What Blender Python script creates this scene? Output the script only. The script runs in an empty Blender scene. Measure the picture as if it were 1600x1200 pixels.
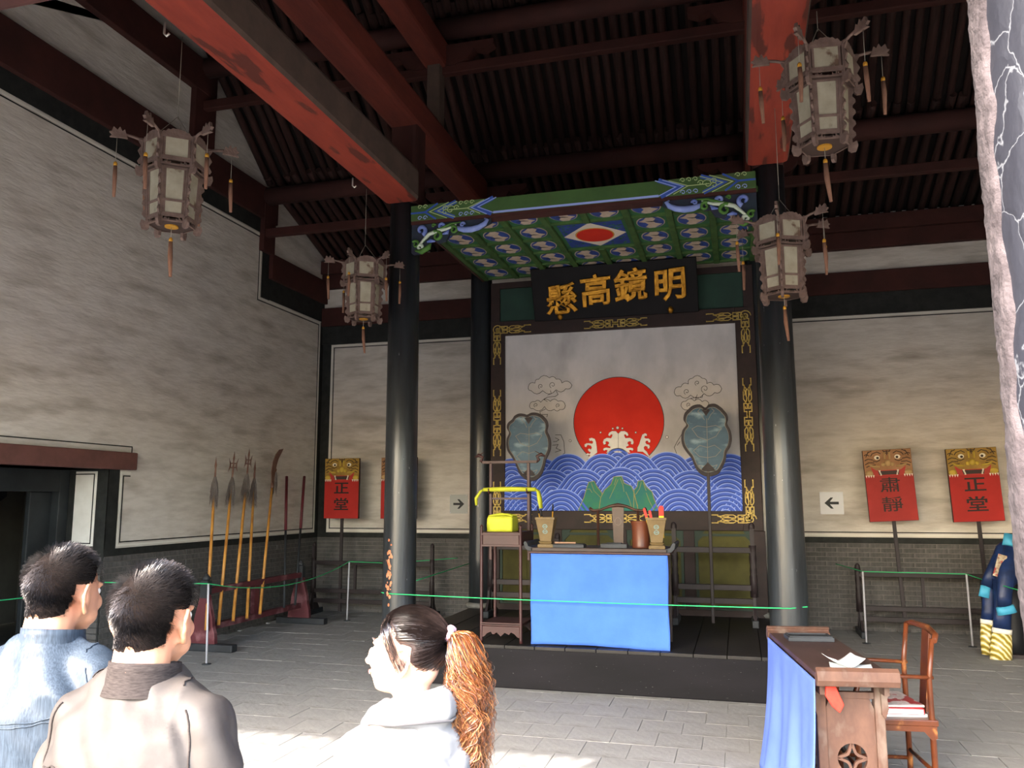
import bpy, math, random
from math import pi, sin, cos, radians, sqrt
from mathutils import Vector, Matrix, noise as mnoise
random.seed(7)
SC = bpy.context.scene
COL = SC.collection
# ------------------------------------------------------------------ camera
FPX, CAMH = 1276.9, 1.75
_y, _p, _r = radians(15.383), radians(7.976), radians(-.134)
FW = Vector((-sin(_y) * cos(_p), cos(_y) * cos(_p), sin(_p)))
_rt = Vector((cos(_y), sin(_y), 0)); _up = _rt.cross(FW)
RT = _rt * cos(_r) + _up * sin(_r); UP = -_rt * sin(_r) + _up * cos(_r)
CAM = Vector((0, 0, CAMH))
cd = bpy.data.cameras.new('camera'); cam = bpy.data.objects.new('camera', cd); COL.objects.link(cam)
cam.matrix_world = Matrix(((RT.x, UP.x, -FW.x, 0), (RT.y, UP.y, -FW.y, 0), (RT.z, UP.z, -FW.z, CAMH), (0, 0, 0, 1)))
cd.sensor_width = 36; cd.lens = 36 * FPX / 1600; cd.clip_start = .05; cd.clip_end = 300
SC.camera = cam
# ------------------------------------------------------------------ light
SUN_AZ, SUN_EL = radians(25), math.atan(.85 * cos(radians(25)))
sd = bpy.data.lights.new('sun', 'SUN'); sd.energy = 4.6; sd.angle = radians(.53); sd.color = (1, .94, .86)
so = bpy.data.objects.new('sun', sd); COL.objects.link(so); so.location = (-6, -12, 14)
so.rotation_euler = Vector((sin(SUN_AZ) * cos(SUN_EL), cos(SUN_AZ) * cos(SUN_EL), -sin(SUN_EL))).to_track_quat('-Z', 'Y').to_euler()
w = bpy.data.worlds.new('sky'); SC.world = w; w.use_nodes = True
wn = w.node_tree; bg = wn.nodes['Background']
sk = wn.nodes.new('ShaderNodeTexSky'); sk.sky_type = 'NISHITA'; sk.sun_disc = False
sk.sun_elevation = SUN_EL; sk.sun_rotation = pi + SUN_AZ; sk.air_density = 1.2; sk.dust_density = 3.0
wn.links.new(sk.outputs[0], bg.inputs[0]); bg.inputs[1].default_value = .95
vs = SC.view_settings; vs.view_transform = 'Standard'; vs.look = 'None'; vs.gamma = 1; vs.use_curve_mapping = False
vs.exposure = 1.4
# ------------------------------------------------------------------ helpers
def at(px, py, **k):
    d = FW * FPX + RT * (px - 800) - UP * (py - 600)
    (a, v), = k.items(); i = 'XYZ'.index(a)
    return CAM + d * ((v - CAM[i]) / d[i])
def proj(p):
    q = Vector(p) - CAM; z = q.dot(FW)
    return (800 + FPX * q.dot(RT) / z, 600 - FPX * q.dot(UP) / z, z)
def lin(c):
    if isinstance(c, str):
        c = [int(c[i:i + 2], 16) / 255 for i in (0, 2, 4)]
    return tuple((x / 12.92 if x <= .04045 else ((x + .055) / 1.055) ** 2.4) for x in c) + (1,)
MATS = {}
def mat(name, c1, c2=None, rough=.6, scale=6., det=6., stretch=(1, 1, 1), bump=0., bscale=30., metal=0., lo=.35, hi=.65,
        tint=0., sheen=0., spec=.3, alpha=None, c3=None, s3=2., lo3=.5, hi3=.62, trans=0., wave=None):
    if name in MATS: return MATS[name]
    m = bpy.data.materials.new(name); m.use_nodes = True; MATS[name] = m
    n, l = m.node_tree.nodes, m.node_tree.links; b = n['Principled BSDF']
    b.inputs['Roughness'].default_value = rough; b.inputs['Metallic'].default_value = metal
    b.inputs['Specular IOR Level'].default_value = spec
    if trans: b.inputs['Transmission Weight'].default_value = trans
    tc = n.new('ShaderNodeTexCoord'); mp = n.new('ShaderNodeMapping'); l.new(tc.outputs['Object'], mp.inputs[0])
    mp.inputs['Scale'].default_value = stretch
    out = None
    if c2 is not None:
        nz = n.new('ShaderNodeTexNoise'); nz.inputs['Scale'].default_value = scale; nz.inputs['Detail'].default_value = det
        nz.inputs['Roughness'].default_value = .6
        l.new(mp.outputs[0], nz.inputs['Vector'])
        cr = n.new('ShaderNodeValToRGB'); cr.color_ramp.elements[0].position = lo; cr.color_ramp.elements[1].position = hi
        cr.color_ramp.elements[0].color = lin(c1); cr.color_ramp.elements[1].color = lin(c2)
        l.new(nz.outputs['Fac'], cr.inputs[0]); out = cr.outputs[0]
        if c3 is not None:
            nz3 = n.new('ShaderNodeTexNoise'); nz3.inputs['Scale'].default_value = s3; nz3.inputs['Detail'].default_value = 8
            l.new(mp.outputs[0], nz3.inputs['Vector'])
            mr = n.new('ShaderNodeMapRange'); mr.inputs[1].default_value = lo3; mr.inputs[2].default_value = hi3
            l.new(nz3.outputs['Fac'], mr.inputs[0])
            mx = n.new('ShaderNodeMixRGB'); mx.inputs[2].default_value = lin(c3)
            l.new(mr.outputs[0], mx.inputs[0]); l.new(out, mx.inputs[1]); out = mx.outputs[0]
    if tint:
        oi = n.new('ShaderNodeObjectInfo'); mr = n.new('ShaderNodeMapRange')
        mr.inputs[3].default_value = 1 - tint; mr.inputs[4].default_value = 1 + tint; l.new(oi.outputs['Random'], mr.inputs[0])
        mx = n.new('ShaderNodeVectorMath'); mx.operation = 'SCALE'
        if out: l.new(out, mx.inputs[0])
        else: mx.inputs[0].default_value = lin(c1)[:3]
        l.new(mr.outputs[0], mx.inputs['Scale']); out = mx.outputs[0]
    if out: l.new(out, b.inputs['Base Color'])
    else: b.inputs['Base Color'].default_value = lin(c1)
    if bump:
        nb = n.new('ShaderNodeTexNoise'); nb.inputs['Scale'].default_value = bscale; nb.inputs['Detail'].default_value = 6
        l.new(mp.outputs[0], nb.inputs['Vector'])
        bp = n.new('ShaderNodeBump'); bp.inputs['Strength'].default_value = bump; bp.inputs['Distance'].default_value = .02
        l.new(nb.outputs['Fac'], bp.inputs['Height']); l.new(bp.outputs[0], b.inputs['Normal'])
    return m
def empty(name, loc=(0, 0, 0), rz=0.):
    o = bpy.data.objects.new(name, None); COL.objects.link(o); o.location = loc; o.rotation_euler = (0, 0, rz)
    o.empty_display_size = .1
    return o
def tag(o, label, cat, group=None, kind=None):
    o['label'] = label; o['category'] = cat
    if group: o['group'] = group
    if kind: o['kind'] = kind
    return o
def thing(name, label, cat, loc=(0, 0, 0), rz=0., group=None):
    return tag(empty(name, loc, rz), label, cat, group)
def copy_tree(o, parent=None):
    c = o.copy(); COL.objects.link(c)
    if parent is not None: c.parent = parent
    for ch in list(o.children): copy_tree(ch, c)
    return c
class M:
    def __init__(s): s.v = []; s.f = []; s.m = []; s.sm = []
    def add(s, vs, fs, mi=0, smooth=False):
        b = len(s.v); s.v += [tuple(p) for p in vs]
        for q in fs: s.f.append(tuple(i + b for i in q)); s.m.append(mi); s.sm.append(smooth)
        return s
    def box(s, x0, x1, y0, y1, z0, z1, mi=0, R=None):
        c = Vector(((x0 + x1) / 2, (y0 + y1) / 2, (z0 + z1) / 2))
        vs = [Vector((x, y, z)) for z in (z0, z1) for y in (y0, y1) for x in (x0, x1)]
        if R is not None: vs = [c + R @ (p - c) for p in vs]
        return s.add(vs, [(0, 2, 3, 1), (4, 5, 7, 6), (0, 1, 5, 4), (2, 6, 7, 3), (0, 4, 6, 2), (1, 3, 7, 5)], mi)
    def bar(s, p0, p1, wx, wy, mi=0, up=(0, 0, 1), k=1.):
        p0, p1 = Vector(p0), Vector(p1); d = (p1 - p0).normalized(); u = Vector(up)
        if abs(d.dot(u)) > .98: u = Vector((0, 1, 0))
        a = d.cross(u).normalized(); b = a.cross(d)
        vs = []
        for p, q in ((p0, 1.), (p1, k)):
            for i, j in ((-1, -1), (1, -1), (1, 1), (-1, 1)): vs.append(p + a * i * wx / 2 * q + b * j * wy / 2 * q)
        return s.add(vs, [(3, 2, 1, 0), (4, 5, 6, 7), (0, 1, 5, 4), (1, 2, 6, 5), (2, 3, 7, 6), (3, 0, 4, 7)], mi)
    def tube(s, pts, r, n=8, mi=0, caps=True, flat=1., smooth=True, up=None):
        pts = [Vector(p) for p in pts]; N = len(pts)
        rs = [r(i / (N - 1)) if callable(r) else (r[i] if isinstance(r, (list, tuple)) else r) for i in range(N)]
        d = (pts[1] - pts[0]).normalized(); u = Vector(up) if up else (Vector((0, 0, 1)) if abs(d.z) < .9 else Vector((0, 1, 0)))
        a = d.cross(u).normalized(); vs = []
        for i, p in enumerate(pts):
            t = (pts[min(i + 1, N - 1)] - pts[max(i - 1, 0)]).normalized()
            a = (a - t * a.dot(t)).normalized(); b = t.cross(a)
            for k in range(n):
                an = 2 * pi * k / n; vs.append(p + (a * cos(an) + b * sin(an) * flat) * rs[i])
        fs = [(i * n + k, i * n + (k + 1) % n, (i + 1) * n + (k + 1) % n, (i + 1) * n + k) for i in range(N - 1) for k in range(n)]
        s.add(vs, fs, mi, smooth)
        if caps:
            b0 = len(s.v) - len(vs)
            s.f.append(tuple(b0 + k for k in reversed(range(n)))); s.m.append(mi); s.sm.append(False)
            s.f.append(tuple(b0 + (N - 1) * n + k for k in range(n))); s.m.append(mi); s.sm.append(False)
        return s
    def cyl(s, p0, p1, r0, r1=None, n=12, mi=0, caps=True):
        return s.tube([p0, p1], [r0, r0 if r1 is None else r1], n, mi, caps)
    def lathe(s, prof, c=(0, 0, 0), n=16, mi=0, smooth=True, sx=1., sy=1.):
        c = Vector(c); vs = []
        for r, z in prof:
            for k in range(n): vs.append(c + Vector((r * cos(2 * pi * k / n) * sx, r * sin(2 * pi * k / n) * sy, z)))
        N = len(prof)
        fs = [(i * n + k, i * n + (k + 1) % n, (i + 1) * n + (k + 1) % n, (i + 1) * n + k) for i in range(N - 1) for k in range(n)]
        fs += [tuple(reversed(range(n))), tuple((N - 1) * n + k for k in range(n))]
        return s.add(vs, fs, mi, smooth)
    def ball(s, c, r, n=12, m=8, mi=0, R=None):
        c = Vector(c); r = (r, r, r) if not hasattr(r, '__len__') else r; vs = []
        for i in range(m + 1):
            th = pi * i / m
            for k in range(n):
                p = Vector((r[0] * sin(th) * cos(2 * pi * k / n), r[1] * sin(th) * sin(2 * pi * k / n), r[2] * cos(th)))
                vs.append(c + (R @ p if R is not None else p))
        fs = [(i * n + k, (i + 1) * n + k, (i + 1) * n + (k + 1) % n, i * n + (k + 1) % n) for i in range(m) for k in range(n)]
        return s.add(vs, fs, mi, True)
    def prism(s, poly, P, d0, d1, mi=0, smooth=False):
        """poly: 2d points, P(u,v,d) -> 3d"""
        n = len(poly); vs = [P(u, v, d0) for u, v in poly] + [P(u, v, d1) for u, v in poly]
        return s.add(vs, [tuple(range(n)), tuple(reversed(range(n, 2 * n)))] + [(i, n + i, n + (i + 1) % n, (i + 1) % n) for i in range(n)], mi, smooth)
    def stroke(s, pts, w, P, d0, d1, mi=0, closed=False, taper=None):
        """a ribbon of width w along 2d points, from depth d0 to d1"""
        pts = [Vector(p) for p in pts]; N = len(pts)
        if N < 2: return s
        L, Rr = [], []
        for i in range(N):
            a = pts[(i - 1) % N] if (closed or i > 0) else None
            b = pts[(i + 1) % N] if (closed or i < N - 1) else None
            d1_ = (pts[i] - a).normalized() if a is not None and (pts[i] - a).length > 1e-9 else None
            d2_ = (b - pts[i]).normalized() if b is not None and (b - pts[i]).length > 1e-9 else None
            if d1_ is None and d2_ is None: d1_ = d2_ = Vector((1, 0))
            if d1_ is None: d1_ = d2_
            if d2_ is None: d2_ = d1_
            t = d1_ + d2_; t = t.normalized() if t.length > 1e-6 else d1_
            nn = Vector((-t.y, t.x)); c = max(.35, nn.dot(Vector((-d2_.y, d2_.x))))
            ww = w * (taper(i / (N - 1)) if taper else 1)
            L.append(pts[i] + nn * ww / 2 / c); Rr.append(pts[i] - nn * ww / 2 / c)
        vs = []
        for i in range(N):
            vs += [P(L[i].x, L[i].y, d1), P(Rr[i].x, Rr[i].y, d1), P(L[i].x, L[i].y, d0), P(Rr[i].x, Rr[i].y, d0)]
        fs = []
        for i in range(N if closed else N - 1):
            j = (i + 1) % N; a, b = 4 * i, 4 * j
            fs += [(a, a + 1, b + 1, b), (a + 2, a, b, b + 2), (a + 1, a + 3, b + 3, b + 1)]
        if not closed:
            fs += [(0, 2, 3, 1), (4 * N - 4, 4 * N - 3, 4 * N - 1, 4 * N - 2)]
        return s.add(vs, fs, mi)
    def obj(s, name, mats, parent=None, loc=None, rz=None, bevel=0., kind=None, label=None, fix=False):
        me = bpy.data.meshes.new(name); me.from_pydata(s.v, [], s.f)
        for q in (mats if isinstance(mats, (list, tuple)) else [mats]): me.materials.append(q)
        me.polygons.foreach_set('material_index', s.m); me.polygons.foreach_set('use_smooth', s.sm)
        me.validate()
        if fix:
            import bmesh
            bm = bmesh.new(); bm.from_mesh(me); bmesh.ops.recalc_face_normals(bm, faces=bm.faces); bm.to_mesh(me); bm.free()
        me.update()
        o = bpy.data.objects.new(name, me); COL.objects.link(o)
        if parent is not None: o.parent = parent
        if loc is not None: o.location = loc
        if rz is not None: o.rotation_euler = (0, 0, rz)
        if bevel:
            md = o.modifiers.new('bevel', 'BEVEL'); md.width = bevel; md.segments = 2; md.limit_method = 'ANGLE'; md.angle_limit = radians(40)
        if kind: o['kind'] = kind
        if label: o['label'] = label
        return o
def inst(name, me, parent, loc, rz=0., scale=None):
    o = bpy.data.objects.new(name, me); COL.objects.link(o); o.parent = parent; o.location = loc
    if rz: o.rotation_euler = (0, 0, rz)
    if scale: o.scale = scale
    return o
def struct(o): o['kind'] = 'structure'; return o
def text_mesh(txt, size, ext, bev=0., off=0.):
    c = bpy.data.curves.new('lettering', 'FONT'); c.body = txt; c.size = size; c.extrude = ext; c.bevel_depth = bev; c.offset = off
    c.align_x = 'CENTER'; c.align_y = 'CENTER'; c.resolution_u = 3
    t = bpy.data.objects.new('lettering', c); COL.objects.link(t)
    dg = bpy.context.evaluated_depsgraph_get(); me = bpy.data.meshes.new_from_object(t.evaluated_get(dg))
    bpy.data.objects.remove(t); me.name = 'lettering'
    return me
# ------------------------------------------------------------------ main dimensions
XL, XR, YW, YC, YB = -6.6, 3.9, 12.1, 7.8, 10.2
ZD = 1.25                          # top of the brick dado
DZ, DY, DX0, DX1 = .388, 7.63, -3.33, .42   # dais
m_plaster = mat('old_limewash', 'bab3aa', 'cbc5bd', rough=.95, scale=3.2, stretch=(1, 1, 4.5), bump=.35, bscale=9, lo=.3, hi=.6,
                c3='8d8377', s3=1.2, lo3=.50, hi3=.85)
m_black = mat('black_paint', '191a1a', '262826', rough=.75, scale=9, bump=.1)
m_whiteln = mat('white_paint', 'd2cfc6', rough=.9)
m_brick = mat('grey_brick', '464544', '5a5755', rough=.92, scale=5, tint=.12, bump=.4, bscale=35)
m_mortar = mat('mortar', '75716c', '625e5a', rough=.95, scale=8)
m_timber = mat('dark_red_timber', '43221e', '341b18', rough=.8, scale=3, stretch=(1, 1, 1), bump=.15, bscale=12)
m_redbeam = mat('red_painted_beam', '8e3a2b', '7c3126', rough=.7, scale=2.5, stretch=(3, .6, 3), bump=.2, bscale=8, c3='582a22', s3=2.2, lo3=.56, hi3=.6)
m_red2 = mat('darker_red_beam', '6a2f25', '572720', rough=.8, scale=2.5, stretch=(3, .6, 3), bump=.2)  # darker red for the upper beams
m_dusty = mat('dusty_beam_side', '5a4a42', '4c3f39', rough=.9, scale=4, bump=.1)
m_rafter = mat('rafter_wood', '3a2320', '281a17', rough=.85, scale=4, stretch=(6, 1, 1), tint=.3, bump=.3, bscale=15)
m_roofbd = mat('roof_boarding', '1c1513', '140f0e', rough=.95, scale=5)
m_tile = mat('floor_tile', '868584', '939290', rough=.88, scale=2.5, tint=.035, bump=.25, bscale=22, c3='64605e', s3=.9, lo3=.56, hi3=.68)
m_joint = mat('tile_joint', '6c6a68', '787572', rough=.95, scale=3)
m_paving = mat('courtyard_paving', '6a6865', '74726e', rough=.9, scale=.6, bump=.1)
m_dais = mat('dark_dais_boards', '1b1a19', '272422', spec=.25, rough=.5, scale=3, stretch=(1, .5, 1), tint=.12, bump=.1)
m_daisface = mat('dais_face_board', '0e0d10', '161418', spec=.12, rough=.6, scale=2.2, stretch=(.5, 1, 2), c3='7a807c', s3=60, lo3=.70, hi3=.76)
m_tileroof = mat('grey_roof_tile', '55554f', '45453f', rough=.9, scale=4)
def PL(y, z, d=0.): return Vector((XL + d, y, z))
def PB(x, z, d=0.): return Vector((x, YW - d, z))
# ------------------------------------------------------------------ floor
b = M(); b.box(-9, 6, 1.0, YW + .3, -.3, -.012); floor = struct(b.obj('floor', m_joint))
b = M(); b.box(-40, 40, -45, 1.0, -.3, -.004); struct(b.obj('floor_courtyard', m_paving))
TW, TH = .325, .345
cells = []
for r in range(int((YW - 1.0) / TH)):
    y = 1.0 + TH * (r + .5)
    for c in range(-29, 13):
        x = TW * (c + (.5 if r % 2 else 0))
        if x < XL + TW / 2 - .1 or x > XR: continue
        if DX0 + .2 < x < DX1 - .2 and y > DY + .2: continue
        q = proj((x, y, 0)); vis = -30 < q[0] < 1630 and 780 < q[1] < 1230 and q[2] > 0
        hidden = q[0] < 350 and q[1] > 1010
        cells.append((0 if vis and not hidden else 1, q[2], x, y))
cells.sort()
tm = M(); g = .002; tm.box(-TW / 2 + g, TW / 2 - g, -TH / 2 + g, TH / 2 - g, -.02, 0)
t0 = tm.obj('tile', m_tile, floor, bevel=.0015); tme = t0.data
rest = M(); rr = random.Random(3)
for i, (hid, dist, x, y) in enumerate(cells):
    dz = rr.uniform(-.002, .0015)
    if i == 0: t0.location = (x, y, dz)
    elif i < 300: inst('tile', tme, floor, (x, y, dz))
    else: rest.box(x - TW / 2 + g, x + TW / 2 - g, y - TH / 2 + g, y + TH / 2 - g, -.02, dz)
rest.obj('floor_tiles', m_tile, floor, kind='stuff')
# ------------------------------------------------------------------ brick courses
BL, BH = .275, .0615
def bricks(wall, P, u0, u1, z0, z1, axis, k, budget, skip=None):
    """running bond of single bricks between u0..u1; the `budget` nearest are objects, the rest one stuff part"""
    out = []; r = 0; z = z1 - BH / 2
    while z > z0:
        u = u0 - (BL / 2 if r % 2 else 0)
        while u < u1 - .03:
            a, c = max(u, u0), min(u + BL, u1)
            if c - a > .05 and not (skip and skip((a + c) / 2)):
                p = P((a + c) / 2, z); q = proj(p); out.append((q[2] if -10 < q[0] < 1610 and q[2] > 0 else 99, (a + c) / 2, z, c - a))
            u += BL
        z -= BH; r += 1
    out.sort()
    bx = M(); h = BH / 2 - .004; g = .004
    if axis == 'Y': bx.box(-.03, .012, -.5, .5, -h, h)
    else: bx.box(-.5, .5, -.012, .03, -h, h)
    me = None; rest = M(); rr = random.Random(k)
    for i, (dist, u, z, wd) in enumerate(out):
        p = P(u, z, rr.uniform(-.003, .003)); w_ = wd - 2 * g
        if i < budget:
            sc_ = (1, w_, 1) if axis == 'Y' else (w_, 1, 1)
            if me is None:
                o = bx.obj('brick', m_brick, wall); me = o.data; o.location = p; o.scale = sc_
            else: inst('brick', me, wall, p, 0, sc_)
        elif axis == 'Y': rest.box(p.x - .03, p.x + .012, u - w_ / 2, u + w_ / 2, z - h, z + h)
        else: rest.box(u - w_ / 2, u + w_ / 2, p.y - .012, p.y + .03, z - h, z + h)
    if rest.v: rest.obj('brick_courses', m_brick, wall, kind='stuff')
ZB = ZD - .11                       # top brick course
# ------------------------------------------------------------------ roof line
S = [(12.6, 5.56), (10.2, 6.42), (8.65, 7.66), (7.0, 9.15)]
EY, EZ = .9, (5.8 - .9) * .85
def roofz(y):
    for (a, za), (c, zc) in zip(S, S[1:]):
        if c <= y <= a: return za + (zc - za) * (a - y) / (a - c)
    return EZ + .12 + (9.15 - EZ - .12) * (y - EY) / (7.0 - EY)
# ------------------------------------------------------------------ left wall
DYJ = at(165, 800, X=XL).y         # far jamb of the side doorway
DOORTOP = at(205, 735, X=XL).z
b = M(); T = .55
b.box(XL - T, XL, DYJ, YW + .4, 0, 5.2)
b.box(XL - T, XL, 4.6, DYJ, DOORTOP, 5.2); b.box(XL - T, XL, .2, 4.6, 0, 5.2)
ys = [YW + .4, 10.2, 8.65, 7.0, 1.6]
b.prism([(YW + .4, 5.2)] + [(y, roofz(y) + .04) for y in ys] + [(1.6, 5.2)], lambda u, v, d: Vector((XL - d, u, v)), 0, T)
wl = struct(b.obj('wall_left', m_plaster, fix=True))
Yst = 10.19; Z1, Z2 = 5.58, 4.64
def sheet(poly, P, d, name, m, wall, th=.02):
    b = M(); b.prism(poly, P, d - th, d); return b.obj(name, m, wall, fix=True)
def rect(u0, u1, v0, v1): return [(u0, v0), (u1, v0), (u1, v1), (u0, v1)]
YJ2 = at(189.8, 737, X=XL).y
LT0, LT1 = at(205, 735, X=XL).z, at(205, 708, X=XL).z
YLE = at(205, 720, X=XL).y
# black painted margins
sheet(rect(DYJ, YJ2 - .03, 0 + ZB, LT0), PL, .008, 'black_margin', m_black, wl)
sheet(rect(DYJ, YW, ZB, ZD - .03), PL, .010, 'black_margin', m_black, wl)
sheet(rect(YW - .10, YW, ZD - .03, Z2 + .02), PL, .008, 'black_margin', m_black, wl)
sheet(rect(Yst + .02, YW, Z2 + .03, Z2 + .34), PL, .012, 'black_margin', m_black, wl)
sheet(rect(Yst + .02, Yst + .24, Z2 + .02, 5.6), PL, .008, 'black_margin', m_black, wl)
sheet(rect(2.2, Yst + .24, Z1 + .03, Z1 + .24), PL, .010, 'black_margin', m_black, wl)
path = [(2.2, LT1 + .07), (YLE, LT1 + .07), (YLE, LT1 - .02)]
path2 = [(YLE, LT0 - .03), (YJ2, LT0 - .03), (YJ2, ZD), (YW - .13, ZD), (YW - .13, Z2), (Yst - .02, Z2), (Yst - .02, Z1), (2.2, Z1)]
b = M(); b.stroke(path, .012, PL, 0, .004); b.stroke([(y + (.035 if 0 < i < 7 and i in (1, 2) else (-.035 if i in (3, 4) else (-.035 if i in (5, 6) else 0))), z + (.035 if i in (2, 3) else -.035 if i > 3 or i < 2 else 0)) for i, (y, z) in enumerate(path2)], .014, PL, 0, .004)
b.obj('black_line', m_black, wl)
b = M(); b.stroke(path2, .022, PL, 0, .005); b.obj('white_line', m_whiteln, wl)
def beamp(wall, P, u0, u1, v0, v1, d, name='wall_beam', m=None, bev=.01):
    b = M(); b.prism(rect(u0, u1, v0, v1), P, -.02, d); return b.obj(name, m or m_timber, wall, fix=True, bevel=bev)
beamp(wl, PL, 2.2, Yst + .3, Z1 + .24, Z1 + .72, .07)                 # tier one
beamp(wl, PL, Yst + .2, YW, Z2 + .34, Z2 + .72, .07)
za = at(110, 0, X=XL); zb = at(290, 128, X=XL); zc = at(180, 0, X=XL)
beamp(wl, PL, 2.2, 8.75, zb.z - .02, zb.z + .42, .09)                 # tier two
beamp(wl, PL, 2.8, 8.0, zb.z + 1.05, zb.z + 1.4, .09)
beamp(wl, PL, 8.45, 8.88, Z1 + .72, 7.45, .08, 'wall_post')
beamp(wl, PL, 10.12, 10.42, Z2 + .7, 6.3, .08, 'wall_post')
# doorway: lintel, jamb, black lining and the dim room behind
b = M(); b.prism(rect(2.2, YLE, LT0, LT1), PL, -T, .09); b.obj('door_lintel', mat('lintel_wood', '6a4640', '5a3c37', scale=5), wl, fix=True, bevel=.012)
PJ = lambda u, v, d=0.: Vector((u, DYJ - d, v))
b = M(); b.prism(rect(XL - T, XL + .008, 0, DOORTOP), PJ, -.01, .006); b.obj('jamb_facing', m_black, wl, fix=True)
b = M(); b.prism(rect(XL - T + .14, XL - .13, ZD, DOORTOP - .02), PJ, 0, .012); b.obj('jamb_panel', mat('white_jamb', 'd8d6d0', 'c8c5bd', scale=3), wl, fix=True)
b = M(); b.stroke([(XL - T + .14, ZD + .03), (XL - .165, ZD + .03), (XL - .165, DOORTOP - .05), (XL - T + .14, DOORTOP - .05)], .012, PJ, .01, .015); b.obj('black_line', m_black, wl)
b = M(); z = ZB - BH / 2; r = 0
while z > .03:
    for k in range(3):
        u0 = XL - T + k * BL - (BL / 2 if r % 2 else 0); a, c = max(u0, XL - T), min(u0 + BL, XL)
        if c - a > .04: b.box(a + .004, c - .004, DYJ - .018, DYJ + .01, z - BH / 2 + .004, z + BH / 2 - .004)
    z -= BH; r += 1
b.obj('jamb_bricks', m_brick, wl, kind='stuff')
m_doorblk = mat('door_black_wood', '1d2022', '2a2e30', rough=.5, scale=4)
xf = XL - T
d1 = M(); d1.box(xf - .12, xf + .06, DYJ - .14, DYJ - .008, 0, DOORTOP); d1.box(xf - .12, xf + .06, 4.6, DYJ - .14, DOORTOP - .24, DOORTOP - .001)
d1.box(xf - .10, xf - .04, DYJ - .42, DYJ - .14, 0, DOORTOP - .24)
d1 = struct(d1.obj('door_1', m_doorblk, bevel=.008)); 
b = M(); b.box(xf - .115, xf - .09, DYJ - .38, DYJ - .18, .2, DOORTOP - .4); b.obj('door_leaf_panel', m_doorblk, d1)
b = M(); b.box(xf - 3.2, xf - 3.0, 2, 10, 0, 3); b.box(xf - 3.2, xf - .14, 2, 2.2, 0, 3); b.box(xf - 3.2, xf - .14, 9.8, 10, 0, 3); b.box(xf - 3.2, xf - .01, 2, 10, 3, 3.1)
b.box(xf - 3.2, xf - .01, 2, 10, -.1, -.015); b.box(xf-.14, xf-.02, DYJ+.0, 10, 0, 3); struct(b.obj('wall_side_room', mat('side_room_wall', '6a675f', '57544d', scale=2)))
t = thing('door_curtain', 'dark scalloped curtain hanging in the side room behind the left doorway', 'curtain', (xf - 1.6, 6.3, 0))
m_cur = mat('dark_cloth', '25262a', '1a1b1e', rough=.95, scale=3)
b = M(); b.stroke([(-1.6 + .1 * i, 0) for i in range(36)], 1, lambda u, v, d: Vector((d + .03 * sin(u * 9), u, 2.25 + v * 0 + (0 if v > 0 else -.45 - .16 * abs(sin(u * 5))))), 0, .02)
b.obj('cloth', m_cur, t)
b = M(); b.cyl((0, -1.7, 2.27), (0, 2.2, 2.27), .02); b.obj('rail', m_timber, t)
b = M(); b.box(xf - .14, xf - .06, 6.05, 6.5, 0, 1.9)
bricks(wl, PL, DYJ, YW - .012, 0, ZB, 'Y', 5, 300)
b = M(); b.prism(rect(DYJ, YW, 0, ZB), PL, -.01, .004); b.obj('mortar_bed', m_mortar, wl, fix=True)
# ------------------------------------------------------------------ back wall
b = M(); b.box(XL - T, XR + T, YW, YW + .4, 0, 5.75); wb = struct(b.obj('wall_back', m_plaster))
ZT = 4.267
for a, c in ((XL, at(735, 530, Y=YW).x + .3), (at(1200, 500, Y=YW).x - .2, XR)):
    l0 = a + .03 if a == XL else a; left = a == XL
    sheet(rect(a, c, ZB, ZD - .03), PB, .010, 'black_margin', m_black, wb)
    u0 = at(515, 700, Y=YW).x if left else a
    u1 = XR - .15 if not left else c
    pth = ([(c, ZD), (u0, ZD), (u0, ZT), (c, ZT)] if left else [(a, ZD), (u1, ZD), (u1, ZT), (a, ZT)])
    s_ = 1 if left else -1
    b = M(); b.stroke(pth, .022, PB, 0, .005); b.obj('white_line', m_whiteln, wb)
    ins = [(u + (.035 * s_ if i in (1, 2) else 0), z + (.035 if i < 2 else -.035)) for i, (u, z) in enumerate(pth)]
    b = M(); b.stroke(ins, .014, PB, 0, .004); b.obj('black_line', m_black, wb)
    if left: sheet(rect(XL, u0 - .02, ZD - .03, ZT + .02), PB, .008, 'black_margin', m_black, wb)
    else: sheet(rect(u1 + .02, XR, ZD - .03, ZT + .02), PB, .008, 'black_margin', m_black, wb)
sheet(rect(XL + .012, XR, ZT + .02, ZT + .32), PB, .05, 'black_margin', m_black, wb, .06)
beamp(wb, PB, XL, XR, ZT + .32, ZT + .63, .09)
beamp(wb, PB, XL, XR, ZT + .96, ZT + 1.20, .10)
beamp(wb, PB, XL, XR, ZT + 1.20, ZT + 1.42, .16, 'wall_plate')
x1, x2 = DX0 - .1, DX1 + .25
bricks(wb, PB, XL + .012, XR, 0, ZB, 'X', 6, 300, lambda u: x1 + .4 < u < x2 - .3)
b = M(); b.prism(rect(XL, XR, 0, ZB), PB, -.01, .004); b.obj('mortar_bed', m_mortar, wb, fix=True)
# right wall (mostly out of frame)
b = M(); b.box(XR, XR + T, 1.6, YW + .4, 0, 5.2)
b.prism([(YW + .4, 5.2)] + [(y, roofz(y) + .04) for y in ys] + [(1.6, 5.2)], lambda u, v, d: Vector((XR + d, u, v)), 0, T)
wr = struct(b.obj('wall_right', m_plaster, fix=True))
b = M(); b.box(XR - .01, XR + .01, 1.6, YW, 0, ZB); b.obj('brick_facing', m_brick, wr)
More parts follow.
